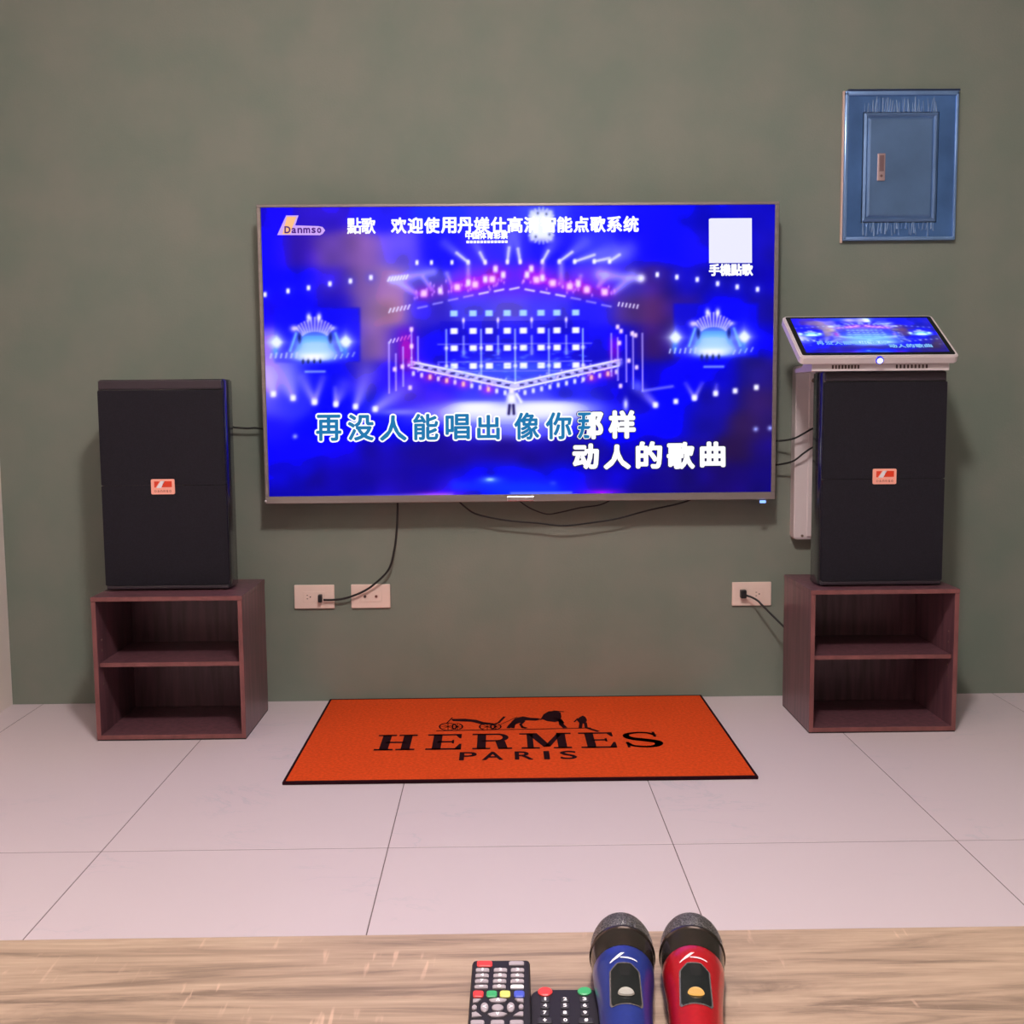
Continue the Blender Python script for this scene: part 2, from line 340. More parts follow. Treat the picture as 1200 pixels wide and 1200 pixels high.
# dashes of the arch
for k in range(13):
    t = k / 12; x = 497 + t * 216; y = 336 + 21 * abs(2 * t - 1) ** 1.3
    if abs(x - 605) < 12: y = 336
    sl = 0.2 * (1 if x > 605 else -1); seg(x - 5, y - 5 * sl, x + 5, y + 5 * sl, 1.4, (225, 215, 255), .85 if 3 < k < 10 else .5)
for k in range(6): seg(458 + k * 4.4, 363 - k * .8, 460 + k * 4.4, 358.5 - k * .8, 1.0, (240, 230, 255), .9); seg(458 + k * 4.4, 399 - k, 460 + k * 4.4, 395 - k, 1.0, (240, 230, 255), .8)
for k in range(6): seg(727 + k * 4.4, 357 + k * .6, 728 + k * 4.4, 353.5 + k * .6, 1.1, (235, 225, 255), .85)
# panel wall
blend(.5 * (np.abs(XX - 605) < 88) * (np.abs(YY - 408) < 34), (22, 8, 212))
blend(.55 * np.exp(-((XX - 605) / 60) ** 4 - ((YY - 432) / 14) ** 2), (90, 140, 235))
for y in (401, 422, 433): seg(515, y, 695, y, 1.0, (130, 130, 255), .7)
for x in (524.8, 565.5, 605.5, 645, 685): seg(x, 384, x, 448 - abs(x - 605) * .25, 1.2, (170, 190, 255), .85); blob(x, 405.5, 2.6, 2.6, W_, .85); blob(x, 427, 2.6, 2.6, W_, .85)
for x in (545, 585.5, 625, 665.5): seg(x, 371, x, 382, 1.2, (170, 170, 255), .6); blob(x, 373, 1.7, 3, (255, 235, 245), .9); seg(x, 392, x, 413, 1.4, (180, 190, 255), .7); blob(x, 410, 2.6, 4.5, (140, 150, 255), .7)
for r, y in enumerate((364.7, 385.5, 405.7, 426.8)):
    for x in (533.9, 556.2, 575, 596.3, 615.2, 636, 654.7, 676.8):
        blob(x, y, 4.6, 3.7, (170, 215, 255) if r == 0 else W_, 1, 6)
# stage floor
blob(601, 484, 108, 15, (150, 160, 250), .9, 3); blob(560, 477, 30, 8, W_, .95, 3); blob(640, 478, 45, 9, W_, .95, 3); blob(601, 483, 80, 9, (245, 245, 255), .85, 3)
blob(600, 500, 60, 14, (200, 200, 250), .5, 3); blob(470, 481, 25, 4, (200, 200, 255), .5)
# V truss
for sgn in (-1, 1):
    xa = 605 + sgn * 122
    seg(xa, 424, 605, 451, 4.6, (205, 200, 255), .85); seg(xa, 421, 605, 447.5, 1.1, W_, .95); seg(xa, 428, 605, 455, 1.1, W_, .95)
    for k in range(11):
        t = (k + .6) / 11.4; x = xa + (605 - xa) * t; y = 424.6 + 27 * t; blob(x, y, 3.4, 1.5, (30, 25, 120), .85, 4)
    for k in range(12):
        t = (k + .3) / 12.5; x = xa + (605 - xa) * t; y = 433 + 27 * t
        pk = (k in (2, 4, 6, 9)) if sgn < 0 else (k in (1, 3))
        if pk: blob(x, y + 2, 9, 6, (230, 60, 200), .6)
        blob(x, y + 1.5, 2, 3.2, (255, 200, 200) if pk else (235, 235, 255), .95, 3)
# side towers
blob(478, 407, 10, 22, (190, 10, 190), .75, 3); blob(722, 407, 7, 14, (190, 10, 200), .6, 3)
for x, a, b in ((457.5,398,458),(465.5,412,455),(474,404,450),(484,385,425),(491.5,392,424),(718.5,390,440),(726,395,445),(736,392,447),(744,388,455),(755,390,458)): seg(x, a, x, b, 1.1, (190, 180, 255), .8)
for x, y in ((484,383),(484,403),(726,382),(728,401),(730,387),(743,390),(747,392),(464,430),(473,427),(739,422),(748,430),(482,452),(729,452)): blob(x, y, 2.4, 3, (255, 225, 240), .95, 3)
for a in ((441,477,480,450,5,14),(418,474,432,435,4,13),(395,471,404,450,3,10),(395,471,394,452,3,3),(370,468,380,440,4,5),(370,468,356,440,4,7),(345,463,332,425,5,16),(322,458,314,420,5,14),(816,467,806,450,3,3),(816,467,825,450,3,3),(841,461,842,452,3,3),(770,475,752,456,4,7)):
    seg(a[0], a[1], a[2], a[3], a[4], (205, 190, 250), .7, a[5], .6)
for x, y in ((322,458),(345,463),(370,468),(395,471),(418,474),(441,477),(816,467),(841,462),(864,459),(889,455),(794,471),(770,475)): blob(x, y, 3.2, 3.6, W_, 1, 3)
seg(756, 458, 790, 453, 2, (170, 170, 255), .6); blob(735, 474, 3, 7, (235, 235, 255), .9); blob(748, 452, 7, 7, (120, 130, 255), .6)
for x, y in ((888,505),(347,509),(905,504)): blob(x, y, 3, 3, (170, 180, 255), .9)
# foreground audience light
blob(575, 564, 13, 5, (90, 160, 255), .8); blob(575, 563, 5, 2.2, (200, 230, 255), .9); seg(535, 570, 650, 574, 7, (20, 70, 255), .6)
blob(512, 582, 26, 5, (200, 30, 240), .8); blob(706, 580, 22, 4, (190, 20, 230), .8); seg(400, 583, 530, 581, 2.5, (170, 150, 255), .6); seg(600, 580, 670, 580, 2, (150, 170, 255), .7); blob(649, 568, 4, 3, (60, 90, 255), .7)
# small scattered lamps in the rig and crowd
for _ in range(150):
    t = rng.rand() * 2 - 1; x = 605 + t * 125; y = 452 - 27 * abs(t) + rng.randn() * 4; blob(x, y, 1.2, 1.4, (230, 215, 255), .55)
for _ in range(60):
    t = rng.rand() * 2 - 1; x = 605 + t * 118; y = 327 + 14 * abs(t) + rng.randn() * 4; blob(x, y, 1.3, 2.2, (235, 190, 255), .5)
for _ in range(70):
    x, y = 525 + rng.rand() * 165, 405 + rng.rand() * 38; blob(x, y, 3, 1.2, (120, 170, 255), .35)
# emblem and singer
blob(637, 263, 14.5, 18.5, (240, 245, 255), 1, 8)
for k in range(22):
    a = 2 * math.pi * k / 22; seg(637 + 14 * math.cos(a), 263 + 18 * math.sin(a), 637 + 17 * math.cos(a), 263 + 21 * math.sin(a), 1.3, (210, 220, 255), .6)
for a in (0.75, 2.1, 4.4, 5.2, 5.9): blob(637 + 13 * math.cos(a), 263 + 15 * math.sin(a), 1.6, 2, (50, 60, 120), .7)
blob(601, 457, 3, 3.4, (250, 235, 240), 1, 3); blob(601, 466, 6.2, 8, W_, 1, 3); seg(598.5, 474, 597.5, 484, 1.9, (25, 15, 90), .95); seg(603, 474, 603.5, 484, 1.9, (25, 15, 90), .95)
seg(607, 461, 612, 470, 2, W_, .9)
IMG = np.clip(IMG, 0, 255)
_hi = np.clip((IMG.max(-1, keepdims=True) - IMG.min(-1, keepdims=True)) / 255, 0, 1)
IMG[..., :2] *= (1 - .22 * _hi * (IMG[..., :2] < 150))
IMG[..., 2] = np.where(IMG[..., 2] > 215, np.minimum(IMG[..., 2] * 1.10, 275), IMG[..., 2])

def col_grid(name, img, place, parent, m):
    H, W = img.shape[:2]
    me = bpy.data.meshes.new(name)
    g = np.array([place(u, v) for v in (0, 1) for u in (0, 1)])     # four corners: bilinear
    u = np.linspace(0, 1, W)[None, :, None]; v = np.linspace(0, 1, H)[:, None, None]
    P = (g[0] * (1 - u) + g[1] * u) * (1 - v) + (g[2] * (1 - u) + g[3] * u) * v
    base = top_of(parent); P = P - np.array(base)
    idx = np.arange(W * H).reshape(H, W)
    q = np.stack([idx[1:, :-1], idx[1:, 1:], idx[:-1, 1:], idx[:-1, :-1]], -1).reshape(-1, 4)
    me.vertices.add(W * H); me.vertices.foreach_set('co', P.astype(np.float32).ravel())
    me.loops.add(q.size); me.loops.foreach_set('vertex_index', q.astype(np.int32).ravel())
    me.polygons.add(len(q)); me.polygons.foreach_set('loop_start', np.arange(0, q.size, 4, dtype=np.int32)); me.update(calc_edges=True)
    c = img / 255.0; L = np.where(c <= .04045, c / 12.92, ((c + .055) / 1.055) ** 2.4)
    a = me.color_attributes.new('picture', 'FLOAT_COLOR', 'POINT')
    a.data.foreach_set('color', np.concatenate([L, np.ones((H, W, 1))], -1).astype(np.float32).ravel())
    me.materials.append(m); o = bpy.data.objects.new(name, me); COL.objects.link(o); o.parent = parent
    return o
def screen_mat(strength):
    m = bpy.data.materials.new('lit_display'); m.use_nodes = True; nt = m.node_tree; b = nt.nodes['Principled BSDF']
    b.inputs['Base Color'].default_value = (.002, .002, .003, 1); b.inputs['Roughness'].default_value = .35; b.inputs['Specular IOR Level'].default_value = .04
    at_ = nt.nodes.new('ShaderNodeVertexColor'); at_.layer_name = 'picture'
    nt.links.new(at_.outputs[0], b.inputs['Emission Color']); b.inputs['Emission Strength'].default_value = strength
    return m
m_screen = screen_mat(1.06)
def sp(x, y, d=0.0):                                     # picture pixel -> point on the glass
    u = (x - PX0) / (PX1 - PX0); v = (y - PY0) / (PY1 - PY0)
    # the photographed picture narrows slightly towards the bottom; undo that
    xl = PX0 + 7.5 * v; xr = PX1 + 1 - 6.5 * v; u = (x - xl) / (xr - xl)
    return Vector((gx0 + (gx1 - gx0) * u, TVF - d, gz1 - (gz1 - gz0) * v))
# resample so the narrowing is undone in the painted picture as well
vv = np.linspace(0, 1, GH); IM2 = np.empty_like(IMG)
for j in range(GH):
    xl = PX0 + 7.5 * vv[j]; xr = PX1 + 1 - 6.5 * vv[j]; xs = np.linspace(xl, xr, GW)
    for k in range(3): IM2[j, :, k] = np.interp(xs, XX[0], IMG[j, :, k])
screen = col_grid('screen', IM2, lambda u, v: (gx0 + (gx1 - gx0) * u, TVF, gz1 - (gz1 - gz0) * v), tv, m_screen)
m_tw = emis('text_white', (255, 255, 255), 1.05); m_tb = emis('text_blue', (35, 120, 175), 1.0); m_td = emis('text_outline', (20, 15, 70), 1.0)
P1 = lambda x, y: sp(x, y, .0005)
P2 = lambda x, y: sp(x, y, .0010)
P3 = lambda x, y: sp(x, y, .0015)
LY = [('再',386.5,499,31,33),('没',424,499,32,33),('人',462,500,33,32),('能',500,499,31,33),('唱',537.5,499,30,32),('出',573.5,500,28,31),('像',618.5,499,31,34),('你',656,499,32,34),('那',693,499,31,33),('样',730.5,498,32,34)]
L2 = [('动',687.5,536,31,31),('人',724.5,537,32,30),('的',762,535,31,33),('歌',799.5,536,33,33),('曲',837,535,30,31)]
for i, (c, x, y, w_, h_) in enumerate(LY + L2):
    w_ -= 3; h_ -= 3; sung = i < 8; wh = bmesh.new(); put_glyph(wh, c, x, y, w_, h_, P2, 2.7 if sung else 1.6, 12)
    ch = obj('caption_character', wh, m_tw, tv)
    if not sung:
        dk = bmesh.new(); put_glyph(dk, c, x, y, w_, h_, P1, 2.7, 10); obj('character_outline', dk, m_td, ch)  # thin dark outline drawn behind the unsung white characters
    if i <= 8:
        bl = bmesh.new(); put_glyph(bl, c, x, y, w_, h_, P3, .85, 6, clip=690 if i == 8 else None); obj('character_fill', bl, m_tb, ch)['label'] = 'blue fill of a sung caption character'
for c, x in (('點', 418), ('歌', 434.5)):
    hd = bmesh.new(); put_glyph(hd, c, x, 262, 16, 18, P2, .55, 6); obj('heading_character', hd, m_tw, tv)
for k, c in enumerate('欢迎使用丹媄仕高清智能点歌系统'):
    hd = bmesh.new(); put_glyph(hd, c, 470 + k * 19.45, 262, 17, 17.5, P2, .75, 6); obj('heading_character', hd, m_tw, tv)
hd = bmesh.new()
for k, c in enumerate('中国体育彩票'): put_glyph(hd, c, 552 + k * 8.3, 274, 7.5, 8, P2, .5, 6)
for k in range(12): poly3(hd, [P2(549 + k * 4.1, 280), P2(552.3 + k * 4.1, 280), P2(552.3 + k * 4.1, 283), P2(549 + k * 4.1, 283)])
tag(obj('stage_banner_lettering', hd, m_tw, tv), kind='stuff')
for k, c in enumerate('手機點歌'):
    hd = bmesh.new(); put_glyph(hd, c, 840.3 + k * 12.9, 316, 12, 13, P2, .7, 6); obj('note_character', hd, m_tw, tv)
bm = bmesh.new(); poly3(bm, [P1(x, y) for x, y in ((834, 257), (836, 256), (884.5, 256), (884.5, 308), (834, 308))])
obj('blank_code_panel', bm, emis('panel_white', (235, 235, 255)), screen)
# logo in the corner of the picture
bm = bmesh.new(); poly3(bm, [P1(*p) for p in ((328, 272), (338.5, 249.5), (353, 249.5), (349, 261), (376, 262), (381, 263), (384, 267), (381, 271), (378, 272.5))])
obj('logo_outline', bm, emis('logo_lilac', (205, 165, 250)), screen)
bm = bmesh.new(); poly3(bm, [P2(*p) for p in ((334, 271), (339.5, 251), (350.5, 251), (343, 271))]); obj('logo_slab', bm, emis('logo_orange', (250, 190, 130)), screen)
bm = bmesh.new()
for k, (c, w_, h_) in enumerate((('D', 7, 8), ('a', 5.5, 6), ('n', 5.5, 6), ('m', 8, 6), ('s', 5, 6), ('o', 5, 6))):
    put_glyph(bm, c, (340, 347.5, 354.5, 362.5, 370.5, 377)[k], 267 if k else 266, w_ - .6, h_ - .4, P3, .35, 6)
tag(obj('logo_lettering', bm, emis('logo_purple', (75, 20, 130)), screen), kind='stuff')

# ------------------------------------------------------------------ low cabinets
def cabinet(xa, xb, yf, yb, h, zs, label, side):
    t = thing('open_cabinet', label, 'cabinet', ((xa + xb) / 2, (yf + yb) / 2, 0), 'low speaker cabinets')
    k = .0125; e = .0012
    def board(name, a, b, front=True):
        o = obj(name, B(a, b, .0008, 1), m_dkwood, t)
        if front:   # lighter edge band on the front edge of the board
            obj('edge_band', B((a[0] + .0004, yf - e, a[2] + .0004), (b[0] - .0004, yf + .0004, b[2] - .0004)) if name != 'shelf' else B((a[0], a[1] - e, a[2]), (b[0], a[1] + .0004, b[2])), m_dkedge, o)
        return o
    board('side_panel', (xa, yf, .004), (xa + k, yb, h - k)); board('side_panel', (xb - k, yf, .004), (xb, yb, h - k))
    board('top_panel', (xa - .001, yf, h - k), (xb + .001, yb, h)); board('bottom_panel', (xa + k, yf, .004), (xb - k, yb, .004 + k))
    board('shelf', (xa + k + .001, yf + .012, zs - .0115), (xb - k - .001, yb - .008, zs))
    board('rear_panel', (xa + k, yb - .006, .004 + k), (xb - k, yb, h - k), False)
    obj('base_trim', B((xa + .001, yf + .001, 0), (xb - .001, yb, .004)), mat('black_edge', (16, 8, 12), .6), t)
    bm = bmesh.new()
    for xs, s in ((xa + k, 1), (xb - k, -1)):
        for z in (zs - .065, zs - .035, zs + .03, zs + .06):
            cyl(bm, (xs - s * .001, yf + .035, z), (xs + s * .0012, yf + .035, z), .0028, 10)
    obj('shelf_pin_hole', bm, mat('pin_cap', (125, 100, 88), .5), t)['kind'] = 'stuff'
    return t
cabinet(-1.128, -.713, -.396, -.100, .406, .219, 'dark mahogany open cabinet with one shelf under the left speaker', -1)
cabinet(.861, 1.274, -.403, -.115, .406, .219, 'dark mahogany open cabinet with one shelf under the speaker that carries a touch screen', 1)

# ------------------------------------------------------------------ speakers
m_badge = mat('badge_salmon', (252, 172, 152), .35); m_badger = mat('badge_red', (226, 58, 24), .4); m_badged = mat('badge_brown', (150, 70, 60), .5)
def speaker(cx, yf, z0, h, wd, label, yaw=0.0, badge=(0, 0)):
    t = thing('speaker', label, 'speaker', (cx, yf + .13, z0), 'black karaoke speakers')
    hw = wd / 2; z1 = z0 + h
    def outline(inset=0, y0=0.0):
        pts = []
        for s in (-1, 1):
            q = [(s * (hw - .014 - inset), y0), (s * (hw - .006 - inset), y0 + .003), (s * (hw - .001 - inset), y0 + .010), (s * (hw - inset), y0 + .020), (s * (hw - inset), .085), (s * (hw - .008 - inset), .105), (s * (hw * .56), .225 + .02), (s * (hw * .5), .252)]
            pts += q if s < 0 else q[::-1]
        return pts
    bm = bmesh.new(); prism(bm, [(cx + p[0], yf + .006 + p[1]) for p in outline()], 2, z0 + .003, z1)
    bmesh.ops.bevel(bm, geom=[e for e in bm.edges if abs(e.verts[0].co.z - e.verts[1].co.z) < 1e-5], offset=.004, segments=2, affect='EDGES')
    obj('enclosure', bm, m_spk, t, smooth=True)
    # front rim and recessed mesh grille in two fields
    gz0_, gz1_ = z0 + .016, z1 - .030; gy = yf
    bm = bmesh.new()
    box(bm, (cx - hw + .006, gy + .001, z1 - .028), (cx + hw - .006, gy + .02, z1 - .002), .004)
    m_rim = mat('rim_paint', (50, 38, 46), .45, vary=.08); obj('front_rim', bm, m_rim, t); bm = bmesh.new(); box(bm, (cx - hw + .006, gy + .001, z0 + .004), (cx + hw - .006, gy + .02, z0 + .015), .003)
    obj('front_rim', bm, m_rim, t)
    zm = z0 + h * .503
    for a, b in ((gz0_, zm - .0008), (zm + .0008, gz1_)):
        bm = bmesh.new(); prism(bm, rrect(cx - hw + .004, cx + hw - .004, a, b, .003, 2), 1, gy, gy + .012)
        obj('grille', bm, m_grille, t)
    # enamel badge
    bx, bz = cx + badge[0], z0 + h * badge[1]; bw, bh = .033, .0215
    bd = bmesh.new(); prism(bd, rrect(bx - bw, bx + bw, bz - bh, bz + bh, .004, 3), 1, gy - .004, gy + .001); bd = obj('badge', bd, m_badge, t)
    q = lambda u, v, d=.0046: Vector((bx + u * bw, gy - d, bz + v * bh))
    bm = bmesh.new(); poly3(bm, [q(0.12, .72), q(.78, .72), q(.78, -.05), q(-.1, -.05)]); poly3(bm, [q(-.72, .7), q(-.25, .7), q(-.6, -.1), q(-.72, -.1)]); obj('badge_field', bm, m_badger, bd)['kind'] = 'stuff'
    bm = bmesh.new(); poly3(bm, [q(-.55, -.15), q(-.15, .75), q(.2, .75), q(-.15, -.15)]); obj('badge_slash', bm, m_white, bd)
    bm = bmesh.new()
    for k, c in enumerate('Danmso'):
        put_glyph(bm, c, -.62 + k * .25, .58, .17, .28, lambda x, y: q(x, -y, .005), 0)
    tag(obj('badge_lettering', bm, m_badged, bd), kind='stuff')
    # rubber feet and rear connector plate
    for sx in (-.6, .6):
        for yy in (.05, .2):
            bm = bmesh.new(); cyl(bm, (cx + sx * hw * (1 if yy < .1 else .6), yf + yy, z0), (cx + sx * hw * (1 if yy < .1 else .6), yf + yy, z0 + .006), .012, 12)
            obj('rubber_foot', bm, m_cable, t)
    obj('connector_plate', B((cx - .05, yf + .254, z0 + .2), (cx + .05, yf + .262, z0 + .3), .002, 1), m_blackpl, t)
    if yaw:
        t.rotation_euler.z = yaw
    return t
speaker(-.946, -.297, .406, .597, .357, 'black mesh-fronted speaker with red badge on the left cabinet', 0, (-.001, .497))
speaker(1.074, -.349, .406, .603, .350, 'black mesh-fronted speaker with red badge below the tilted touch screen', 0, (.001, .515))

# ------------------------------------------------------------------ wall mounted white unit behind the right speaker
t = thing('wall_unit', 'narrow upright white metal unit on the wall behind the speaker with the touch screen', 'wall unit', (.99, -.005, .5))
bm = bmesh.new(); prism(bm, rrect(.906, 1.14, .503, 1.035, .012, 4), 1, -.045, -.0005)
bmesh.ops.bevel(bm, geom=[e for e in bm.edges if e.verts[0].co.y < -.04 and e.verts[1].co.y < -.04], offset=.003, segments=2, affect='EDGES')
obj('housing', bm, m_whitemetal, t, smooth=True)
obj('front_cover', B((.945, -.050, .512), (1.13, -.044, 1.02), .003), m_whitemetal, t)
m_screw = mat('grey_screw', (120, 100, 92), .5)
bm = bmesh.new(); cyl(bm, (.958, -.056, .99), (.958, -.049, .99), .007, 14); obj('screw', bm, m_screw, t); bm = bmesh.new(); cyl(bm, (.932, -.049, .515), (.932, -.044, .515), .004, 10)
obj('screw', bm, m_screw, t)

# ------------------------------------------------------------------ touch screen on the right speaker
yb_, yt_ = -.400, -.195
BL, BR_, TR_, TL_ = at(938, 420, 1, yb_), at(1125, 415.5, 1, yb_), at(1096, 368.5, 1, yt_), at(920.5, 371.5, 1, yt_)
cx_ = (BL.x + BR_.x) / 2; wz = (BR_.x - BL.x); zb_ = (BL.z + BR_.z) / 2; zt_ = (TL_.z + TR_.z) / 2
st = thing('touch_screen', 'tilted white-framed touch screen with blue picture on top of the right speaker', 'touch screen', (cx_, -.3, 1.009))
eu = Vector((1, 0, 0)); ev = Vector((0, yt_ - yb_, zt_ - zb_)); hh = ev.length; ev.normalize(); en = eu.cross(ev)   # normal up/front
O = Vector((cx_ - wz / 2, yb_, zb_))
def tp(u, v, d=0.0): return O + eu * (u * wz) + ev * (v * hh) + en * d
def tprism(pts, d0, d1, bev=0):
    bm = bmesh.new(); a = [bm.verts.new(tp(p[0] / wz, p[1] / hh, d0)) for p in pts]; b = [bm.verts.new(tp(p[0] / wz, p[1] / hh, d1)) for p in pts]
    bm.faces.new(a); bm.faces.new(b[::-1]); n = len(pts)
    for i in range(n): bm.faces.new((a[i], a[(i + 1) % n], b[(i + 1) % n], b[i]))
    bmesh.ops.recalc_face_normals(bm, faces=bm.faces)
    if bev: bmesh.ops.bevel(bm, geom=[e for e in bm.edges if len({v in a for v in e.verts}) == 1 and (all(v in a for v in e.verts) or all(v in b for v in e.verts))], offset=bev, segments=2, affect='EDGES')
    return bm
obj('frame', tprism(rrect(0, wz, 0, hh, .014, 5), -.024, 0, .003), m_whitemetal, st, smooth=True)
obj('glass_border', tprism(rrect(.008, wz - .008, .009, hh - .007, .006, 3), -.001, .0007), mat('black_glass', (8, 7, 10), .15), st)
# its picture is the same concert, coarser
sm = IM2[::3, ::3].copy()
def bl_(a, k):
    for _ in range(k): a = (a + np.roll(a, 1, 0) + np.roll(a, -1, 0) + np.roll(a, 1, 1) + np.roll(a, -1, 1)) / 5
    return a
sm = bl_(sm, 4); sm[:, :, 2] = np.clip(sm[:, :, 2] * 1.0 + 10, 0, 255); sm[:, :, 1] = np.clip(sm[:, :, 1] * 1.15 + 25, 0, 255); sm[:, :, 0] = np.clip(sm[:, :, 0] * 1.0 + 20, 0, 255)
H_, W2 = sm.shape[:2]; gy_, gx_ = np.mgrid[0:H_, 0:W2]
gl = np.exp(-((gx_ / W2 - .49) / .22) ** 4 - ((gy_ / H_ - .60) / .17) ** 2)[..., None] * .85
sm = sm * (1 - gl) + np.array([120, 190, 245]) * gl
for a in [(.42, .06, .05, .05), (.51, .06, .04, .07)]:
    g_ = np.exp(-((gx_ / W2 - a[0]) / a[2]) ** 2 - ((gy_ / H_ - a[1]) / a[3]) ** 2)[..., None] * .8; sm = sm * (1 - g_) + np.array([210, 200, 255]) * g_
mx, my = .021 / wz, .022 / hh
scr = col_grid('display', sm, lambda u, v: tuple(tp(mx + (1 - 2 * mx) * u, 1 - my * .8 - (1 - 1.8 * my) * v, .0012)), st, screen_mat(1.2))
bm = bmesh.new()
pl = lambda u, v: tp(mx + (1 - 2 * mx) * (u - 309) / 602, 1 - my * .8 - (1 - 1.8 * my) * (v - 241) / 340, .0018)
for c, x, y, w_, h_ in L2: put_glyph(bm, c, x, y - 12, w_, h_, pl, 2, 6)
for c, x, y, w_, h_ in LY[:8]: put_glyph(bm, c, x, y - 8, w_, h_, pl, 1, 4)
tag(obj('caption_lettering', bm, emis('tab_text', (130, 190, 250), .9), scr), kind='stuff')
c0 = tp(.5, 0, -.012); bm = bmesh.new(); cyl(bm, c0 + Vector((0, .004, .004)), c0 + Vector((0, -.006, -.002)), .0075, 20)
obj('home_button', bm, emis('button_glow', (190, 205, 255), 4), st)
bm = bmesh.new(); cyl(bm, c0 + Vector((0, .004, .004)), c0 + Vector((0, -.004, -.001)), .0105, 20); obj('button_ring', bm, mat('button_blue', (40, 40, 190), .3, emit=((30, 30, 230), .7)), st)
# pedestal: low housing on the speaker with vents, and a rear prop
zs_ = 1.009
px0, px1 = at(951, 433, 1, -.37).x, at(1112, 430, 1, -.37).x
bm = bmesh.new(); prism(bm, [(-.372, zs_), (-.372, zb_ - .008), (-.33, zb_ + .004), (-.27, zs_ + .014), (-.20, zs_ + .010), (-.20, zs_)], 0, px0, px1)
ped = obj('pedestal', bm, m_whitemetal, st)
bm = bmesh.new(); prism(bm, [(-.33, zb_ + .002), (-.225, zt_ - .042), (-.205, zt_ - .050), (-.21, zs_ + .008), (-.28, zs_ + .012)], 0, cx_ - .07, cx_ + .07)
obj('rear_prop', bm, m_whitemetal, st)
for rng_ in ((976, 1006), (1051, 1086)):
    xa, xb = at(rng_[0], 431, 1, -.373).x, at(rng_[1], 431, 1, -.373).x
    for k in range(9):
        x = xa + (xb - xa) * k / 8
        obj('vent_slot', B((x - .0022, -.3735, zs_ + .006), (x + .0022, -.3715, zs_ + .016)), m_hole, ped)

# ------------------------------------------------------------------ electrical panel
m_film = mat('blue_film_steel', (84, 122, 180), .28, .5, vary=.18, scale=(9, 9, 6), bump=.5, bscale=28)
m_film2 = mat('blue_film_door', (100, 130, 172), .33, .45, vary=.14, scale=(7, 7, 7), bump=.25, bscale=30)
ep = thing('electrical_panel', 'flush steel breaker panel covered in wrinkled blue protective film on olive wall', 'electrical panel', (1.22, 0, 1.41))
ex0, ex1, ez0, ez1 = 1.050, 1.388, 1.413, 1.849
dx0, dx1, dz0, dz1 = at(1010, 200, 1, -.014).x, at(1099, 200, 1, -.014).x, at(1055, 261, 1, -.014).z, at(1055, 131, 1, -.014).z
bm = bmesh.new()
for a, b in (((ex0, dz1), (ex1, ez1)), ((ex0, ez0), (ex1, dz0)), ((ex0, dz0), (dx0, dz1)), ((dx1, dz0), (ex1, dz1))):
    box(bm, (a[0], -.014, a[1]), (b[0], -.0003, b[1]))
bmesh.ops.remove_doubles(bm, verts=bm.verts, dist=1e-5)
obj('frame', bm, m_film, ep)
# raised rim and lip around the outside of the frame
bm = bmesh.new()
for a, b in (((ex0 - .002, ez1 - .012), (ex1 + .002, ez1 + .002)), ((ex0 - .002, ez0 - .002), (ex1 + .002, ez0 + .009)), ((ex0 - .002, ez0), (ex0 + .009, ez1)), ((ex1 - .007, ez0), (ex1 + .002, ez1))):
    box(bm, (a[0], -.019, a[1]), (b[0], -.001, b[1]), .003, 2)
obj('outer_lip', bm, mat('film_lip_highlight', (128, 162, 212), .25, .45, vary=.12, scale=(9, 9, 9)), ep, smooth=True)  # paler than the frame film: reflected rim highlights painted into the lip colour
bm = bmesh.new()
box(bm, (dx0 + .003, -.010, dz0 + .003), (dx1 - .003, -.002, dz1 - .003))
# stepped door face
dr = [(dx0 + .003, dx1 - .003, dz0 + .003, dz1 - .003, .016), (dx0 + .010, dx1 - .010, dz0 + .010, dz1 - .010, .020), (dx0 + .016, dx1 - .016, dz0 + .016, dz1 - .016, .014), (dx0 + .023, dx1 - .023, dz0 + .023, dz1 - .023, .019)]
rings = [[bm.verts.new((x, -d, z)) for x, z in ((a, c), (b, c), (b, e_), (a, e_))] for a, b, c, e_, d in dr]
base_r = [bm.verts.new((x, -.009, z)) for x, z in ((dr[0][0], dr[0][2]), (dr[0][1], dr[0][2]), (dr[0][1], dr[0][3]), (dr[0][0], dr[0][3]))]
rings = [base_r] + rings
for r1, r2 in zip(rings, rings[1:]):
    for k in range(4): bm.faces.new((r1[k], r1[(k + 1) % 4], r2[(k + 1) % 4], r2[k]))
bm.faces.new(rings[-1]); bmesh.ops.recalc_face_normals(bm, faces=bm.faces)
door = obj('panel_door', bm, m_film2, ep)
hx0, hx1, hz0, hz1 = at(1028, 0, 1, -.02).x, at(1038, 0, 1, -.02).x, at(1030, 212, 1, -.02).z, at(1030, 180, 1, -.02).z
hx0, hx1 = at(1028, 196, 1, -.02).x, at(1037, 196, 1, -.02).x
h_ = obj('door_handle', B((hx0, -.024, hz0), (hx1, -.018, hz1), .0015), mat('latch_plate', (182, 155, 155), .35, .4), ep)
obj('latch_lever', B((hx0 + .005, -.0265, hz0 + .028), (hx1 - .005, -.0235, hz1 - .006), .001), mat('latch_brown', (120, 92, 95), .4), h_)
bm = bmesh.new(); cyl(bm, ((hx0 + hx1) / 2, -.0255, hz0 + .014), ((hx0 + hx1) / 2, -.0235, hz0 + .014), .004, 14); obj('key_cylinder', bm, mat('latch_key', (110, 80, 80), .4), h_)
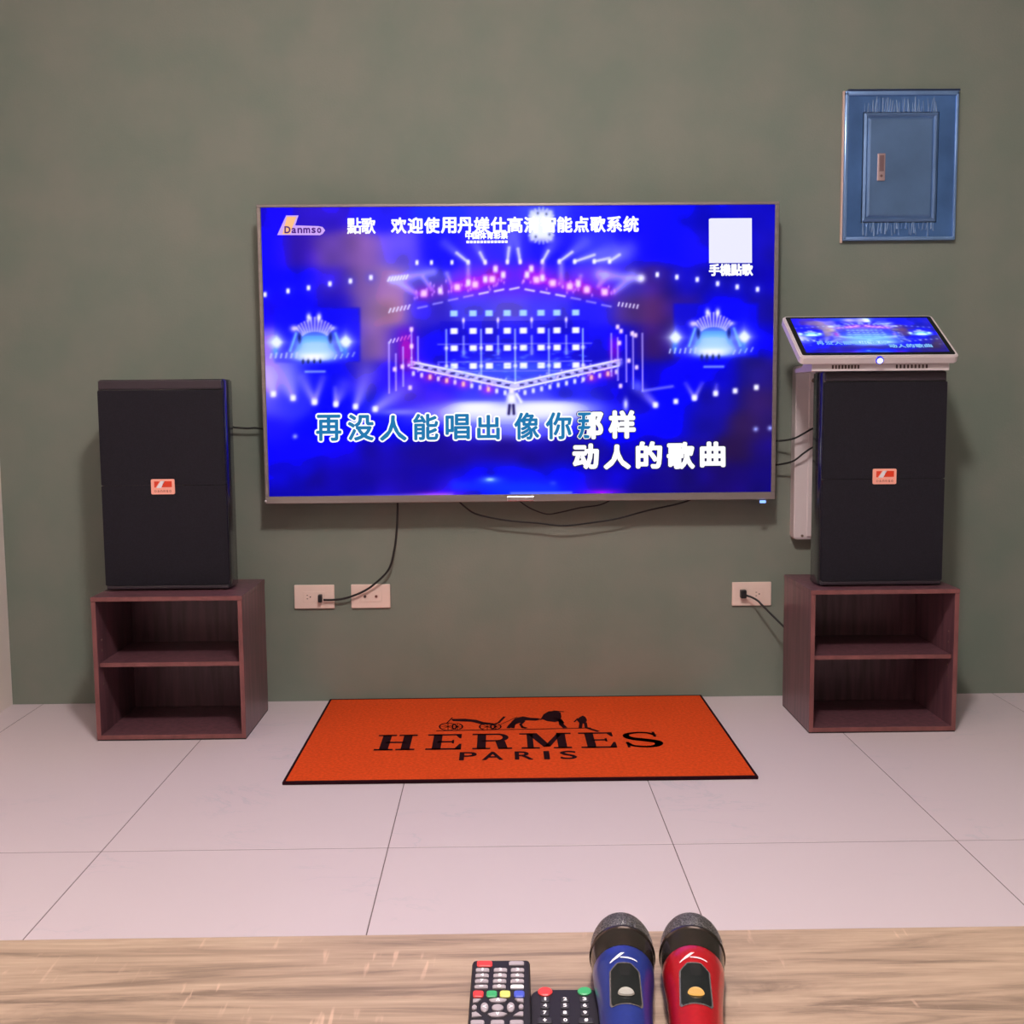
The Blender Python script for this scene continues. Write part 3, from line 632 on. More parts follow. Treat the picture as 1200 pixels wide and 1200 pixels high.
# wrinkles of the film above and below the door
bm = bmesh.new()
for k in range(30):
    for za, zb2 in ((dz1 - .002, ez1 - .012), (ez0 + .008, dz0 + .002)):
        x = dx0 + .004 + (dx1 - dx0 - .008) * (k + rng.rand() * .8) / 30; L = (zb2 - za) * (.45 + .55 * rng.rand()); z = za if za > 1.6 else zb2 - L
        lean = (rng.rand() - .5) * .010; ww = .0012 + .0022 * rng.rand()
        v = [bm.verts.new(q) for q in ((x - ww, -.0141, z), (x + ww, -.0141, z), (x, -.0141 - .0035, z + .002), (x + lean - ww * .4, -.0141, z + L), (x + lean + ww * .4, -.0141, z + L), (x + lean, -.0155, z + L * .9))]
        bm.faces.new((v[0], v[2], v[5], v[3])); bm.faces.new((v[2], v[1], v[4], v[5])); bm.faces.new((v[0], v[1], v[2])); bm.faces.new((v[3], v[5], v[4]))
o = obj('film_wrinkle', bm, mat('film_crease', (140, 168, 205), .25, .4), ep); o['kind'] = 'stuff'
bm = B((ex0 - .007, -.009, ez0 - .008), (ex0 - .0005, -.0003, ez1 + .004), .001, 1); obj('edge_tape', bm, mat('tape_beige', (208, 176, 160), .6), ep)
bm = B((ex1 + .0005, -.007, ez0 + .03), (ex1 + .005, -.0003, ez1 - .01), .001, 1); obj('edge_tape', bm, mat('tape_beige', (170, 148, 136), .6), ep)
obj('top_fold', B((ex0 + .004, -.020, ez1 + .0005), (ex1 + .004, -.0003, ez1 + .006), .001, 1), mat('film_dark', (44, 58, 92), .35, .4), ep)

# ------------------------------------------------------------------ outlets
def outlet(x0, x1, z0, z1, label, kinds):
    t = thing('wall_outlet', label, 'outlet', ((x0 + x1) / 2, 0, z0), 'ivory wall plates')
    obj('cover_plate', B((x0, -.008, z0), (x1, -.0003, z1), .0025), m_outlet, t)
    zc = (z0 + z1) / 2; xm = (x0 + x1) / 2
    obj('insert', B((xm - .035, -.0095, zc - .017), (xm + .035, -.0075, zc + .017), .0008, 1), m_outlet, t)
    for s, k in zip((-1, 1), kinds):
        xc = xm + s * .0175; bm = bmesh.new()
        if k == 'socket':
            for dz in (-.0055, .0055): box(bm, (xc - .006, -.0099, zc + dz - .001), (xc - .0015, -.0093, zc + dz + .001))
            cyl(bm, (xc + .0055, -.0099, zc), (xc + .0055, -.0093, zc), .0022, 12); obj('socket', bm, m_hole, t)
        elif k == 'jack':
            cyl(bm, (xc, -.0125, zc), (xc, -.0093, zc), .0044, 16); o = obj('coaxial_jack', bm, mat('jack_metal', (95, 80, 80) if s < 0 else (150, 95, 85), .4, .5), t)
            bm = bmesh.new(); cyl(bm, (xc, -.0128, zc), (xc, -.0124, zc), .002, 10); obj('jack_hole', bm, m_hole, o)
    return t
outlet(-.642, -.517, .296, .371, 'ivory double socket plate with the television plug in its right socket', ('socket', 'none'))
outlet(-.465, -.343, .296, .371, 'ivory plate with two round coaxial jacks, behind the hanging black cord', ('jack', 'jack'))
outlet(.726, .849, .291, .366, 'ivory double socket plate beside the right cabinet, black plug in its left socket', ('none', 'socket'))

# ------------------------------------------------------------------ cables
def W(x, y, d=-.02): return at(x, y, 1, d)
bm = bmesh.new()
tube(bm, [Vector((at(466, 585, 1, -.05).x, -.05, .680)), W(466, 592, -.052), W(465, 620, -.045), W(462, 645, -.040), W(455, 668, -.034), W(438, 685, -.028), W(424, 694, -.024), W(405, 701, -.021), W(390, 703, -.020), W(379, 703, -.020)], .0034)
c = tag(obj('power_cord', bm, m_cable, None, origin=W(376, 703, -.01), smooth=True), 'black cord hanging from the television down to the left wall socket', 'cord', 'black cords')
p = W(375.5, 701, -.015); pl_ = B((p.x - .006, -.028, p.z - .012), (p.x + .006, -.0100, p.z + .012), .003); obj('plug', pl_, m_blackpl, c)
bm = bmesh.new()
tube(bm, [W(872, 697, -.026), W(881, 700, -.036), W(888, 704, -.05), W(893, 709, -.06), W(906, 722, -.075), W(918, 734, -.09), W(926, 742, -.097), W(935, 750, -.09), W(950, 765, -.06)], .0032)
c = tag(obj('power_cord', bm, m_cable, None, origin=W(871, 697, -.01), smooth=True), 'thin black cord running down from the right socket behind the right cabinet', 'cord', 'black cords')
p = W(871, 696, -.02); pl_ = B((p.x - .009, -.030, p.z - .013), (p.x + .009, -.0085, p.z + .013), .003); obj('plug', pl_, m_blackpl, c)
def cord(pts, label, r=.003):
    bm = tube(bmesh.new(), pts, r); return tag(obj('signal_cable', bm, m_cable, None, origin=pts[0], smooth=True), label, 'cable', 'black cables')
cord([Vector((-.90, -.022, .80)), W(262, 499, -.024), W(275, 501, -.028), W(290, 502, -.028), W(304, 502, -.03), Vector((-.64, -.035, .84))], 'black cable between the left speaker and the television')
cord([W(895, 517, -.045), W(915, 516.5, -.05), W(930, 514, -.068), W(942, 508, -.078), W(953, 502, -.080), W(972, 497, -.072)], 'upper black cable from the television to the right speaker')
cord([W(895, 546, -.045), W(915, 544, -.05), W(930, 540, -.068), W(942, 531, -.078), W(953, 524, -.080), W(972, 517, -.072)], 'lower black cable from the television to the right speaker')
cord([W(530, 580, -.05), W(545, 594, -.055), W(560, 603, -.05), W(595, 610, -.045), W(630, 613, -.045), W(660, 616, -.045), W(690, 613, -.045), W(722, 608, -.045), W(760, 598, -.05), W(800, 589, -.05), W(820, 580, -.05)], 'black cable sagging lowest under the television', .0026)
cord([W(600, 580, -.045), W(617, 593, -.05), W(632, 600, -.045), W(643, 602.5, -.045), W(658, 600, -.045), W(680, 595, -.05), W(705, 591, -.05), W(725, 580, -.05)], 'short black cable loop just under the middle of the television', .0022)

# ------------------------------------------------------------------ floor mat
mz = .008
mt = thing('floor_mat', 'orange floor mat with dark border and black lettering below the television', 'mat', (.046, -.39, 0))
mx0, mx1, my0, my1 = -.539, .632, -.776, -.010
obj('pile', B((mx0 + .006, my0 + .006, 0), (mx1 - .006, my1 - .006, mz), .002), m_mat, mt)
bm = bmesh.new()
for a, b in (((mx0, my0), (mx1, my0 + .008)), ((mx0, my1 - .008), (mx1, my1)), ((mx0, my0 + .008), (mx0 + .007, my1 - .008)), ((mx1 - .007, my0 + .008), (mx1, my1 - .008))):
    box(bm, (a[0], a[1], 0), (b[0], b[1], mz + .0008), .0015, 1)
obj('bound_edge', bm, m_matdark, mt)
zL = mz + .0006
fl = lambda x, y: Vector((x, y, zL))
def pm(x, y): return at(x, y, 2, zL)
def q4(x0, y0, x1, y1):  # bar in mat space
    poly3(bm, [fl(x0, y0), fl(x1, y0), fl(x1, y1), fl(x0, y1)])
def thick(pts, w_, close=False):
    for a, b in zip(pts, pts[1:]):
        a = Vector((*a, zL)); b = Vector((*b, zL)); d = (b - a); n = Vector((-d.y, d.x, 0)).normalized() * w_ / 2; e = d.normalized() * w_ * .3
        poly3(bm, [a - n - e, b - n + e, b + n + e, a + n - e])
yb2 = (pm(440, 881).y + pm(770, 874).y) / 2; yt2 = (pm(445, 861.5).y + pm(740, 857.5).y) / 2; LH = yt2 - yb2; sf = LH * .09
def xs(x): return at(x, 870, 2, zL).x
spans = {'H': (439.5, 489), 'E': (500, 541), 'R': (553, 600), 'M': (609, 671), 'E2': (680, 721.5), 'S': (733, 774)}
def serif(xc, y, hw_): q4(xc - hw_, y - sf / 2, xc + hw_, y + sf / 2)
for k, (xa, xb) in spans.items():
    bm = bmesh.new(); xa, xb = xs(xa), xs(xb); W_l = xb - xa; st_ = .024; y0, y1 = yb2, yt2; ym = (y0 + y1) / 2
    if k == 'H':
        for xc in (xa + W_l * .25, xb - W_l * .25):
            q4(xc - st_/2, y0, xc + st_/2, y1); serif(xc, y0 + sf/2, W_l * .22); serif(xc, y1 - sf/2, W_l * .22)
        q4(xa + W_l * .25, ym - sf/2, xb - W_l * .25, ym + sf/2)
    elif k in ('E', 'E2'):
        xc = xa + W_l * .3; q4(xc - st_/2, y0, xc + st_/2, y1)
        q4(xa, y0, xb, y0 + sf); q4(xa, y1 - sf, xb - W_l * .02, y1); q4(xc, ym - sf/2, xb - W_l * .22, ym + sf/2)
        poly3(bm, [fl(xb - W_l * .2, y0), fl(xb, y0), fl(xb, y0 + LH * .36), fl(xb - W_l * .06, y0 + LH * .36), fl(xb - W_l * .18, y0 + sf)])
        poly3(bm, [fl(xb - W_l * .18, y1 - sf), fl(xb - W_l * .02, y1), fl(xb - W_l * .02, y1 - LH * .28), fl(xb - W_l * .07, y1 - LH * .28)])
        poly3(bm, [fl(xb - W_l * .28, ym - LH * .1), fl(xb - W_l * .22, ym - LH * .12), fl(xb - W_l * .22, ym + LH * .12), fl(xb - W_l * .28, ym + LH * .1)])
        if k == 'E2': thick([(xc + .028, y1 + LH * .08), (xc + .002, y1 + LH * .30)], sf * .9)
    elif k == 'R':
        xc = xa + W_l * .24; q4(xc - st_/2, y0, xc + st_/2, y1); serif(xc, y0 + sf/2, W_l * .22); q4(xa, y1 - sf, xb - W_l * .3, y1)
        q4(xc, ym - sf*.2, xb - W_l * .3, ym + sf*.8)
        n = 10; xr = xb - W_l * .36; ro = (y1 - ym + sf * .2) / 2; yc = y1 - ro
        for i in range(n):
            a0 = -math.pi/2 + math.pi * i / n; a1 = a0 + math.pi / n
            f = lambda a, s: fl(xr + (W_l * .28 if s else W_l * .13) * math.cos(a), yc + (ro if s else ro - sf) * math.sin(a))
            poly3(bm, [f(a0, 0), f(a0, 1), f(a1, 1), f(a1, 0)])
        poly3(bm, [fl(xb - W_l * .42, ym + sf*.3), fl(xb - W_l * .18, ym + sf*.3), fl(xb - W_l * .1, y0), fl(xb - W_l * .34, y0)]); q4(xb - W_l * .3, y0, xb, y0 + sf)
    elif k == 'M':
        xl_, xr_ = xa + W_l * .2, xb - W_l * .2
        q4(xl_ - st_*.35, y0, xl_ + st_*.35, y1); q4(xr_ - st_/2, y0, xr_ + st_/2, y1)
        serif(xl_, y0 + sf/2, W_l * .17); serif(xr_, y0 + sf/2, W_l * .17); q4(xa, y1 - sf, xl_ + st_*.5, y1); q4(xr_ - st_*.4, y1 - sf, xb, y1)
        xm_ = (xa + xb) / 2
        poly3(bm, [fl(xl_ - .008, y1), fl(xl_ + .020, y1), fl(xm_ + .012, y0 + LH * .12), fl(xm_ - .008, y0 + LH * .1)])
        poly3(bm, [fl(xm_ - .008, y0 + LH * .1), fl(xm_ + .010, y0 + LH * .12), fl(xr_ + .006, y1), fl(xr_ - .008, y1)])
    else:
        P = [(xb - W_l*.06, y1 - LH*.22), (xb - W_l*.25, y1 - LH*.07), (xa + W_l*.45, y1 - LH*.04), (xa + W_l*.14, y1 - LH*.14), (xa + W_l*.10, y1 - LH*.30), (xa + W_l*.25, y1 - LH*.43), (xa + W_l*.6, ym - LH*.04), (xb - W_l*.12, y0 + LH*.36), (xb - W_l*.06, y0 + LH*.22), (xb - W_l*.2, y0 + LH*.08), (xa + W_l*.5, y0 + LH*.045), (xa + W_l*.18, y0 + LH*.12), (xa + W_l*.06, y0 + LH*.28)]
        sp3 = smooth_pts([(*p_, 0) for p_ in P], 4); n = len(sp3)
        for i in range(n - 1):
            t_ = i / n; w_ = .012 + .014 * math.exp(-((t_ - .5) / .22) ** 2); thick([tuple(sp3[i][:2]), tuple(sp3[i + 1][:2])], w_)
        q4(xb - W_l*.12, y1 - LH*.34, xb - W_l*.04, y1); q4(xa + W_l*.02, y0, xa + W_l*.1, y0 + LH*.36)
    obj('woven_letter', bm, m_matdark, mt)
# second line
for c, xa, xb in (('P', 538.5, 559), ('A', 565, 590), ('R', 603, 625), ('I', 637.5, 643.5), ('S', 656, 676)):
    a = at(xa, 884, 2, zL); b = at(xb, 884, 2, zL); yA, yB = at(600, 880.5, 2, zL).y, at(600, 890.5, 2, zL).y
    bm = bmesh.new(); put_glyph(bm, c, (a.x + b.x) / 2, -(yA + yB) / 2, abs(b.x - a.x) * .93, abs(yA - yB) * .93, lambda x, y: fl(x, -y), .0015, 6, lift=(0, 0, 3e-5))
    obj('woven_letter', bm, m_matdark, mt)
# carriage, horse and groom emblem
bm = bmesh.new()
def ln(pts, w_=.004): thick([tuple(pm(*p_)[:2]) for p_ in pts], w_)
def pg(pts): poly3(bm, [pm(*p_) for p_ in pts])
ln([(512, 856.5), (560, 855.5), (620, 854.5), (692, 853)], .006)
for cx2, rx, ry in ((525, 10, 4.3), (536, 6, 3.6), (571, 9, 4), (581, 6, 3)):
    el = [(cx2 + rx * math.cos(a), 851.5 + ry * math.sin(a)) for a in [2 * math.pi * k / 16 for k in range(17)]]; ln(el, .0045)
    for k in range(0, 8): ln([el[k * 2], el[(k * 2 + 8) % 16]], .0022)
pg([(528, 842.5), (545, 842.2), (558, 843.5), (566, 846), (578, 847.5), (581, 849.5), (565, 849), (553, 845.8), (531, 845)])
ln([(578, 848.5), (584, 847), (588, 843), (591, 840)], .008); ln([(523, 848), (528, 843), (530, 841)], .004); ln([(584, 850), (600, 843), (606, 840)], .003)
pg([(599, 846), (604, 841.5), (613, 839.5), (621, 841), (630, 841.5), (634, 843), (628, 844.5), (616, 844), (611, 847), (602, 848)])   # hind quarters
ln([(602, 846), (598, 850), (596, 853)], .012); ln([(606, 847), (602, 849), (601, 853)], .010); ln([(614, 845), (610, 849), (613, 853)], .008); ln([(612, 852), (616, 853)], .012)
pg([(634, 842), (637, 837), (643, 833.5), (652, 833), (657, 835), (658, 840), (656, 845), (650, 846), (641, 845)])                      # chest and head
ln([(643, 835), (650, 833), (660, 834)], .008); ln([(650, 841), (657, 845), (658, 849), (662, 852.5)], .014); ln([(656, 843), (659, 847)], .012); ln([(634, 843), (626, 842)], .010)
pg([(679, 840.5), (683, 838.5), (686, 840), (688, 844), (686, 848), (679, 847.5), (676, 844)]); ln([(681, 847), (680, 853)], .010); ln([(686, 847), (687, 853)], .009); ln([(677, 842), (673, 846)], .005)
obj('carriage_emblem', bm, m_matdark, mt)['kind'] = 'stuff'

# ------------------------------------------------------------------ table in the foreground
def oak():
    m = bpy.data.materials.new('pale_oak_laminate'); m.use_nodes = True; nt = m.node_tree; b = nt.nodes['Principled BSDF']; N = nt.nodes.new; L = nt.links.new
    tc = N('ShaderNodeTexCoord')
    def noise(scale, detail, dist=0.0, rough=.55):
        mp = N('ShaderNodeMapping'); mp.inputs['Scale'].default_value = scale; n = N('ShaderNodeTexNoise'); n.inputs['Scale'].default_value = 1
        n.inputs['Detail'].default_value = detail; n.inputs['Distortion'].default_value = dist; n.inputs['Roughness'].default_value = rough
        L(tc.outputs['Object'], mp.inputs[0]); L(mp.outputs[0], n.inputs['Vector']); return n
    a = noise((3.2, 30, 20), 8, 1.3, .66); r = N('ShaderNodeValToRGB'); e = r.color_ramp.elements
    e[0].position = .36; e[0].color = (*lin((124, 104, 88)), 1); e[1].position = .64; e[1].color = (*lin((176, 152, 130)), 1); x = e.new(.48); x.color = (*lin((160, 136, 116)), 1)
    L(a.outputs['Fac'], r.inputs[0])
    f = noise((14, 260, 60), 3); r2 = N('ShaderNodeValToRGB'); r2.color_ramp.elements[0].position = .35; r2.color_ramp.elements[1].position = .7
    r2.color_ramp.elements[0].color = (.86, .84, .83, 1); r2.color_ramp.elements[1].color = (1.08, 1.05, 1.05, 1); L(f.outputs['Fac'], r2.inputs[0])
    mx_ = N('ShaderNodeMixRGB'); mx_.blend_type = 'MULTIPLY'; mx_.inputs[0].default_value = 1; L(r.outputs[0], mx_.inputs[1]); L(r2.outputs[0], mx_.inputs[2])
    # pale medullary flecks running across the grain, in patches
    g = noise((130, 16, 20), 2, .3); g2 = noise((7, 14, 5), 2)
    r3 = N('ShaderNodeValToRGB'); r3.color_ramp.elements[0].position = .60; r3.color_ramp.elements[1].position = .68; L(g.outputs['Fac'], r3.inputs[0])
    r4 = N('ShaderNodeValToRGB'); r4.color_ramp.elements[0].position = .57; r4.color_ramp.elements[1].position = .66; L(g2.outputs['Fac'], r4.inputs[0])
    mu = N('ShaderNodeMath'); mu.operation = 'MULTIPLY'; L(r3.outputs[0], mu.inputs[0]); L(r4.outputs[0], mu.inputs[1])
    m2 = N('ShaderNodeMath'); m2.operation = 'MULTIPLY'; m2.inputs[1].default_value = .55; L(mu.outputs[0], m2.inputs[0])
    mx2 = N('ShaderNodeMixRGB'); L(m2.outputs[0], mx2.inputs[0]); L(mx_.outputs[0], mx2.inputs[1]); mx2.inputs[2].default_value = (*lin((210, 172, 150)), 1)
    L(mx2.outputs[0], b.inputs['Base Color']); b.inputs['Roughness'].default_value = .5
    bp = N('ShaderNodeBump'); bp.inputs['Strength'].default_value = .12; bp.inputs['Distance'].default_value = .001; L(f.outputs['Fac'], bp.inputs['Height']); L(bp.outputs[0], b.inputs['Normal'])
    return m
m_oak = oak()
TZ = .45
ye = (at(20, 1098, 2, TZ).y + at(1180, 1083.5, 2, TZ).y) / 2
tb = thing('table', 'pale oak table in the foreground carrying remote controls and microphones', 'table', (.05, ye - .3, 0))
bm = B((-.70, ye - .60, TZ - .030), (.80, ye, TZ), .006, 3); obj('tabletop', bm, m_oak, tb, smooth=True)
for x in (-.66, .76):
    for y in (ye - .56, ye - .04): obj('leg', B((x - .025, y - .025, 0), (x + .025, y + .025, TZ - .03), .002, 1), m_oak, tb)
obj('apron', B((-.63, ye - .050, TZ - .10), (.73, ye - .032, TZ - .03), .001, 1), m_oak, tb)
obj('apron', B((-.63, ye - .568, TZ - .10), (.73, ye - .55, TZ - .03), .001, 1), m_oak, tb)

# ------------------------------------------------------------------ remote controls
def remote(corner_px, thick_, length, label, r_, group='black remote controls'):
    zt = TZ + thick_
    a, b = at(*corner_px[0], 2, zt), at(*corner_px[1], 2, zt); ex = (b - a).normalized(); wd = (b - a).length
    c, d = at(*corner_px[2], 2, zt), at(*corner_px[3], 2, zt); dn = ((c - a) + (d - b)); dn = (dn - ex * dn.dot(ex)).normalized()
    t = thing('remote_control', label, 'remote', tuple((a + b) / 2 + dn * length / 2 - Vector((0, 0, thick_))), group)
    bm = bmesh.new(); pts = rrect(0, wd, 0, length, r_, 5)
    lv = [(0, .004), (.005, 0), (thick_ - .0035, 0), (thick_ - .001, .001), (thick_, .003)]; rings = []
    for z, ins in lv:
        rings.append([bm.verts.new(a + ex * (ins + p_[0] * (wd - 2 * ins) / wd) + dn * (ins + p_[1] * (length - 2 * ins) / length) + Vector((0, 0, z - thick_))) for p_ in pts])
    for r1, r2 in zip(rings, rings[1:]):
        for k in range(len(pts)): bm.faces.new((r1[k], r1[(k + 1) % len(pts)], r2[(k + 1) % len(pts)], r2[k]))
    bm.faces.new(rings[0][::-1]); bm.faces.new(rings[-1]); bmesh.ops.recalc_face_normals(bm, faces=bm.faces)
    obj('casing', bm, m_remote, t, smooth=True)
    obj('battery_cover', B(tuple(a + ex * .008 + dn * (length * .62) - Vector((0, 0, thick_ - .0004))), tuple(a + ex * (wd - .008) + dn * (length * .95) - Vector((0, 0, thick_ + .0)))), m_blackpl, t)
    return t, zt, a, ex, dn, wd
def button(t, zt, px, m, name='button', h=.0015, print_=None):
    """key whose outline is given in photo pixels, projected on the remote's own top face"""
    pts = [at(x, y, 2, zt) for x, y in px]; bm = bmesh.new(); c = sum(pts, Vector()) / len(pts)
    r0 = [bm.verts.new(p_ - Vector((0, 0, .0004))) for p_ in pts]; r1 = [bm.verts.new(p_ + Vector((0, 0, h * .6))) for p_ in pts]; r2 = [bm.verts.new(c + (p_ - c) * .82 + Vector((0, 0, h))) for p_ in pts]
    n = len(pts)
    for A, Bq in ((r0, r1), (r1, r2)):
        for k in range(n): bm.faces.new((A[k], A[(k + 1) % n], Bq[(k + 1) % n], Bq[k]))
    bm.faces.new(r2); bm.faces.new(r0[::-1]); bmesh.ops.recalc_face_normals(bm, faces=bm.faces)
    o = obj(name, bm, m, t)
    if print_:
        bm = bmesh.new(); s = .0016
        if print_ == '-': poly3(bm, [c + Vector((x, y, h + .0001)) for x, y in ((-s, -s*.5), (s, -s*.5), (s, s*.5), (-s, s*.5))])
        else: put_glyph(bm, print_, 0, 0, s * (.6 if print_ == '1' else 1.6), s * 2.6, lambda x, y: c + Vector((x, -y, h + .0001)), .00025, 4, lift=(0, 0, 1e-5))
        obj('printed_mark', bm, m_white, o)
    return o
def pill(cx, cy, hw_, hh_, n=3, skew=0.0): return [(x + skew * (cy - y), y) for x, y in rrect(cx - hw_, cx + hw_, cy - hh_, cy + hh_, min(hh_, hw_) * .6, n)]
def oval(cx, cy, a, b, n=16): return [(cx + a * math.cos(2*math.pi*k/n), cy + b * math.sin(2*math.pi*k/n)) for k in range(n)]
tA, zA, *rest = remote(((553.5, 1124), (621, 1123.5), (545.5, 1199), (623.5, 1199)), .016, .185, 'slim black remote with rows of grey keys and four coloured keys', .003)
K = lambda *a, **k: button(tA, zA, *a, **k)
K(pill(568, 1130.5, 9, 3.3), m_red, 'power_button'); K(pill(605.3, 1130, 8.8, 2.2), m_greybtn)
digits = '123456789'
for r, (y, xo) in enumerate(((1138, 0), (1144.5, -.5), (1151, -1), (1157.5, -1.5))):
    for k, x in enumerate((565.5, 586.5, 606.5)):
        mk = digits[r * 3 + k] if r < 3 else '-0-'[k]
        K(pill(x + xo * (1 if k < 2 else .3), y, 7.8, 2.0), m_greybtn if not (r == 3 and k == 2) else m_white, print_=mk)
for x, m in ((560.5, m_red), (576.3, m_green), (592, m_yellow), (608.5, m_bluebtn)): K(pill(x, 1166, 6.2, 3.8), m)
K(oval(583.2, 1181.8, 7, 3.8), m_greybtn, 'ok_button'); K(oval(567.8, 1181.5, 4.6, 5.5), m_greybtn, print_='<'); K(oval(598.6, 1181.3, 4.6, 5.5), m_greybtn, print_='>')
K([(573, 1172.6), (578, 1171.4), (588, 1171.2), (594, 1172.2), (592, 1175), (584, 1176), (576, 1175.4)], m_greybtn, print_='^'); K([(571.5, 1189.5), (578, 1187.5), (588, 1187.3), (594.5, 1189), (590, 1192), (583, 1193), (576, 1192.4)], m_greybtn, print_='v')
K([(554.5, 1172), (564, 1172), (560, 1175.5), (554, 1176.5)], m_greybtn); K([(603, 1171.6), (613.5, 1171.6), (613.5, 1176.3), (607, 1175)], m_greybtn)
K(oval(556, 1181.8, 3, 2.8), m_greybtn); K(oval(610.7, 1181, 3, 2.8), m_greybtn)
K([(552.8, 1188), (558, 1187), (564.5, 1192), (553, 1193)], m_greybtn); K([(601.5, 1191.5), (609, 1187), (613.5, 1187), (613.2, 1192)], m_greybtn)
for y in (1199.5, 1208, 1217, 1226, 1236):
    sk = (1199.5 - y) * .1
    for k, x in enumerate((559.5, 583, 605.5)): K(pill(x + sk * (1 if k == 0 else .5 if k == 1 else -.2), y, 8, 2.6), m_greybtn)
tB, zB, *rest = remote(((621, 1158), (706, 1157.5), (617, 1199), (708, 1199)), .014, .15, 'black remote with red and green oval keys and white printed digits', .010)
K = lambda *a, **k: button(tB, zB, *a, **k)
K(oval(638.8, 1163, 8.6, 5.2), m_red, 'power_button'); K(oval(685, 1162.5, 8.4, 4.8), m_green, 'call_button')
m_dkbtn = mat('dark_rubber_key', (34, 28, 40), .6)
rowsB = ['123', '456', '789']
for r, y in enumerate((1172, 1179.5, 1188)):
    for k, x in enumerate((639, 662, 685)): K(pill(x + (k - 1) * r * .3, y, 5.5, 3.0), m_dkbtn, h=.0010, print_=rowsB[r][k])
for k, x in enumerate((638.5, 662.5, 687)): K(pill(x, 1196.8, 9 if k != 1 else 5.5, 3.2), m_dkbtn, h=.0010, print_='+0#'[k])
for y in (1208, 1218, 1229): 
    for k, x in enumerate((636, 662, 690)): K(pill(x, y, 6, 3.4), m_dkbtn, h=.0010, print_='-')

# ------------------------------------------------------------------ microphones
m_grill = bpy.data.materials.new('dark_chrome_mesh'); m_grill.use_nodes = True
nt = m_grill.node_tree; b = nt.nodes['Principled BSDF']; b.inputs['Metallic'].default_value = .75; b.inputs['Roughness'].default_value = .3
ck = nt.nodes.new('ShaderNodeTexVoronoi'); ck.inputs['Scale'].default_value = 620; tc = nt.nodes.new('ShaderNodeTexCoord'); nt.links.new(tc.outputs['Object'], ck.inputs['Vector'])
rr = nt.nodes.new('ShaderNodeValToRGB'); rr.color_ramp.elements[0].position = .25; rr.color_ramp.elements[0].color = (.012, .010, .010, 1); rr.color_ramp.elements[1].position = .75; rr.color_ramp.elements[1].color = (.34, .31, .28, 1)
nt.links.new(ck.outputs['Distance'], rr.inputs[0]); nt.links.new(rr.outputs[0], b.inputs['Base Color'])
bpn = nt.nodes.new('ShaderNodeBump'); bpn.inputs['Strength'].default_value = .8; bpn.inputs['Distance'].default_value = .001; nt.links.new(ck.outputs['Distance'], bpn.inputs['Height']); nt.links.new(bpn.outputs[0], b.inputs['Normal'])
m_chrome = mat('smoked_chrome', (88, 76, 70), .18, .85, vary=.05)
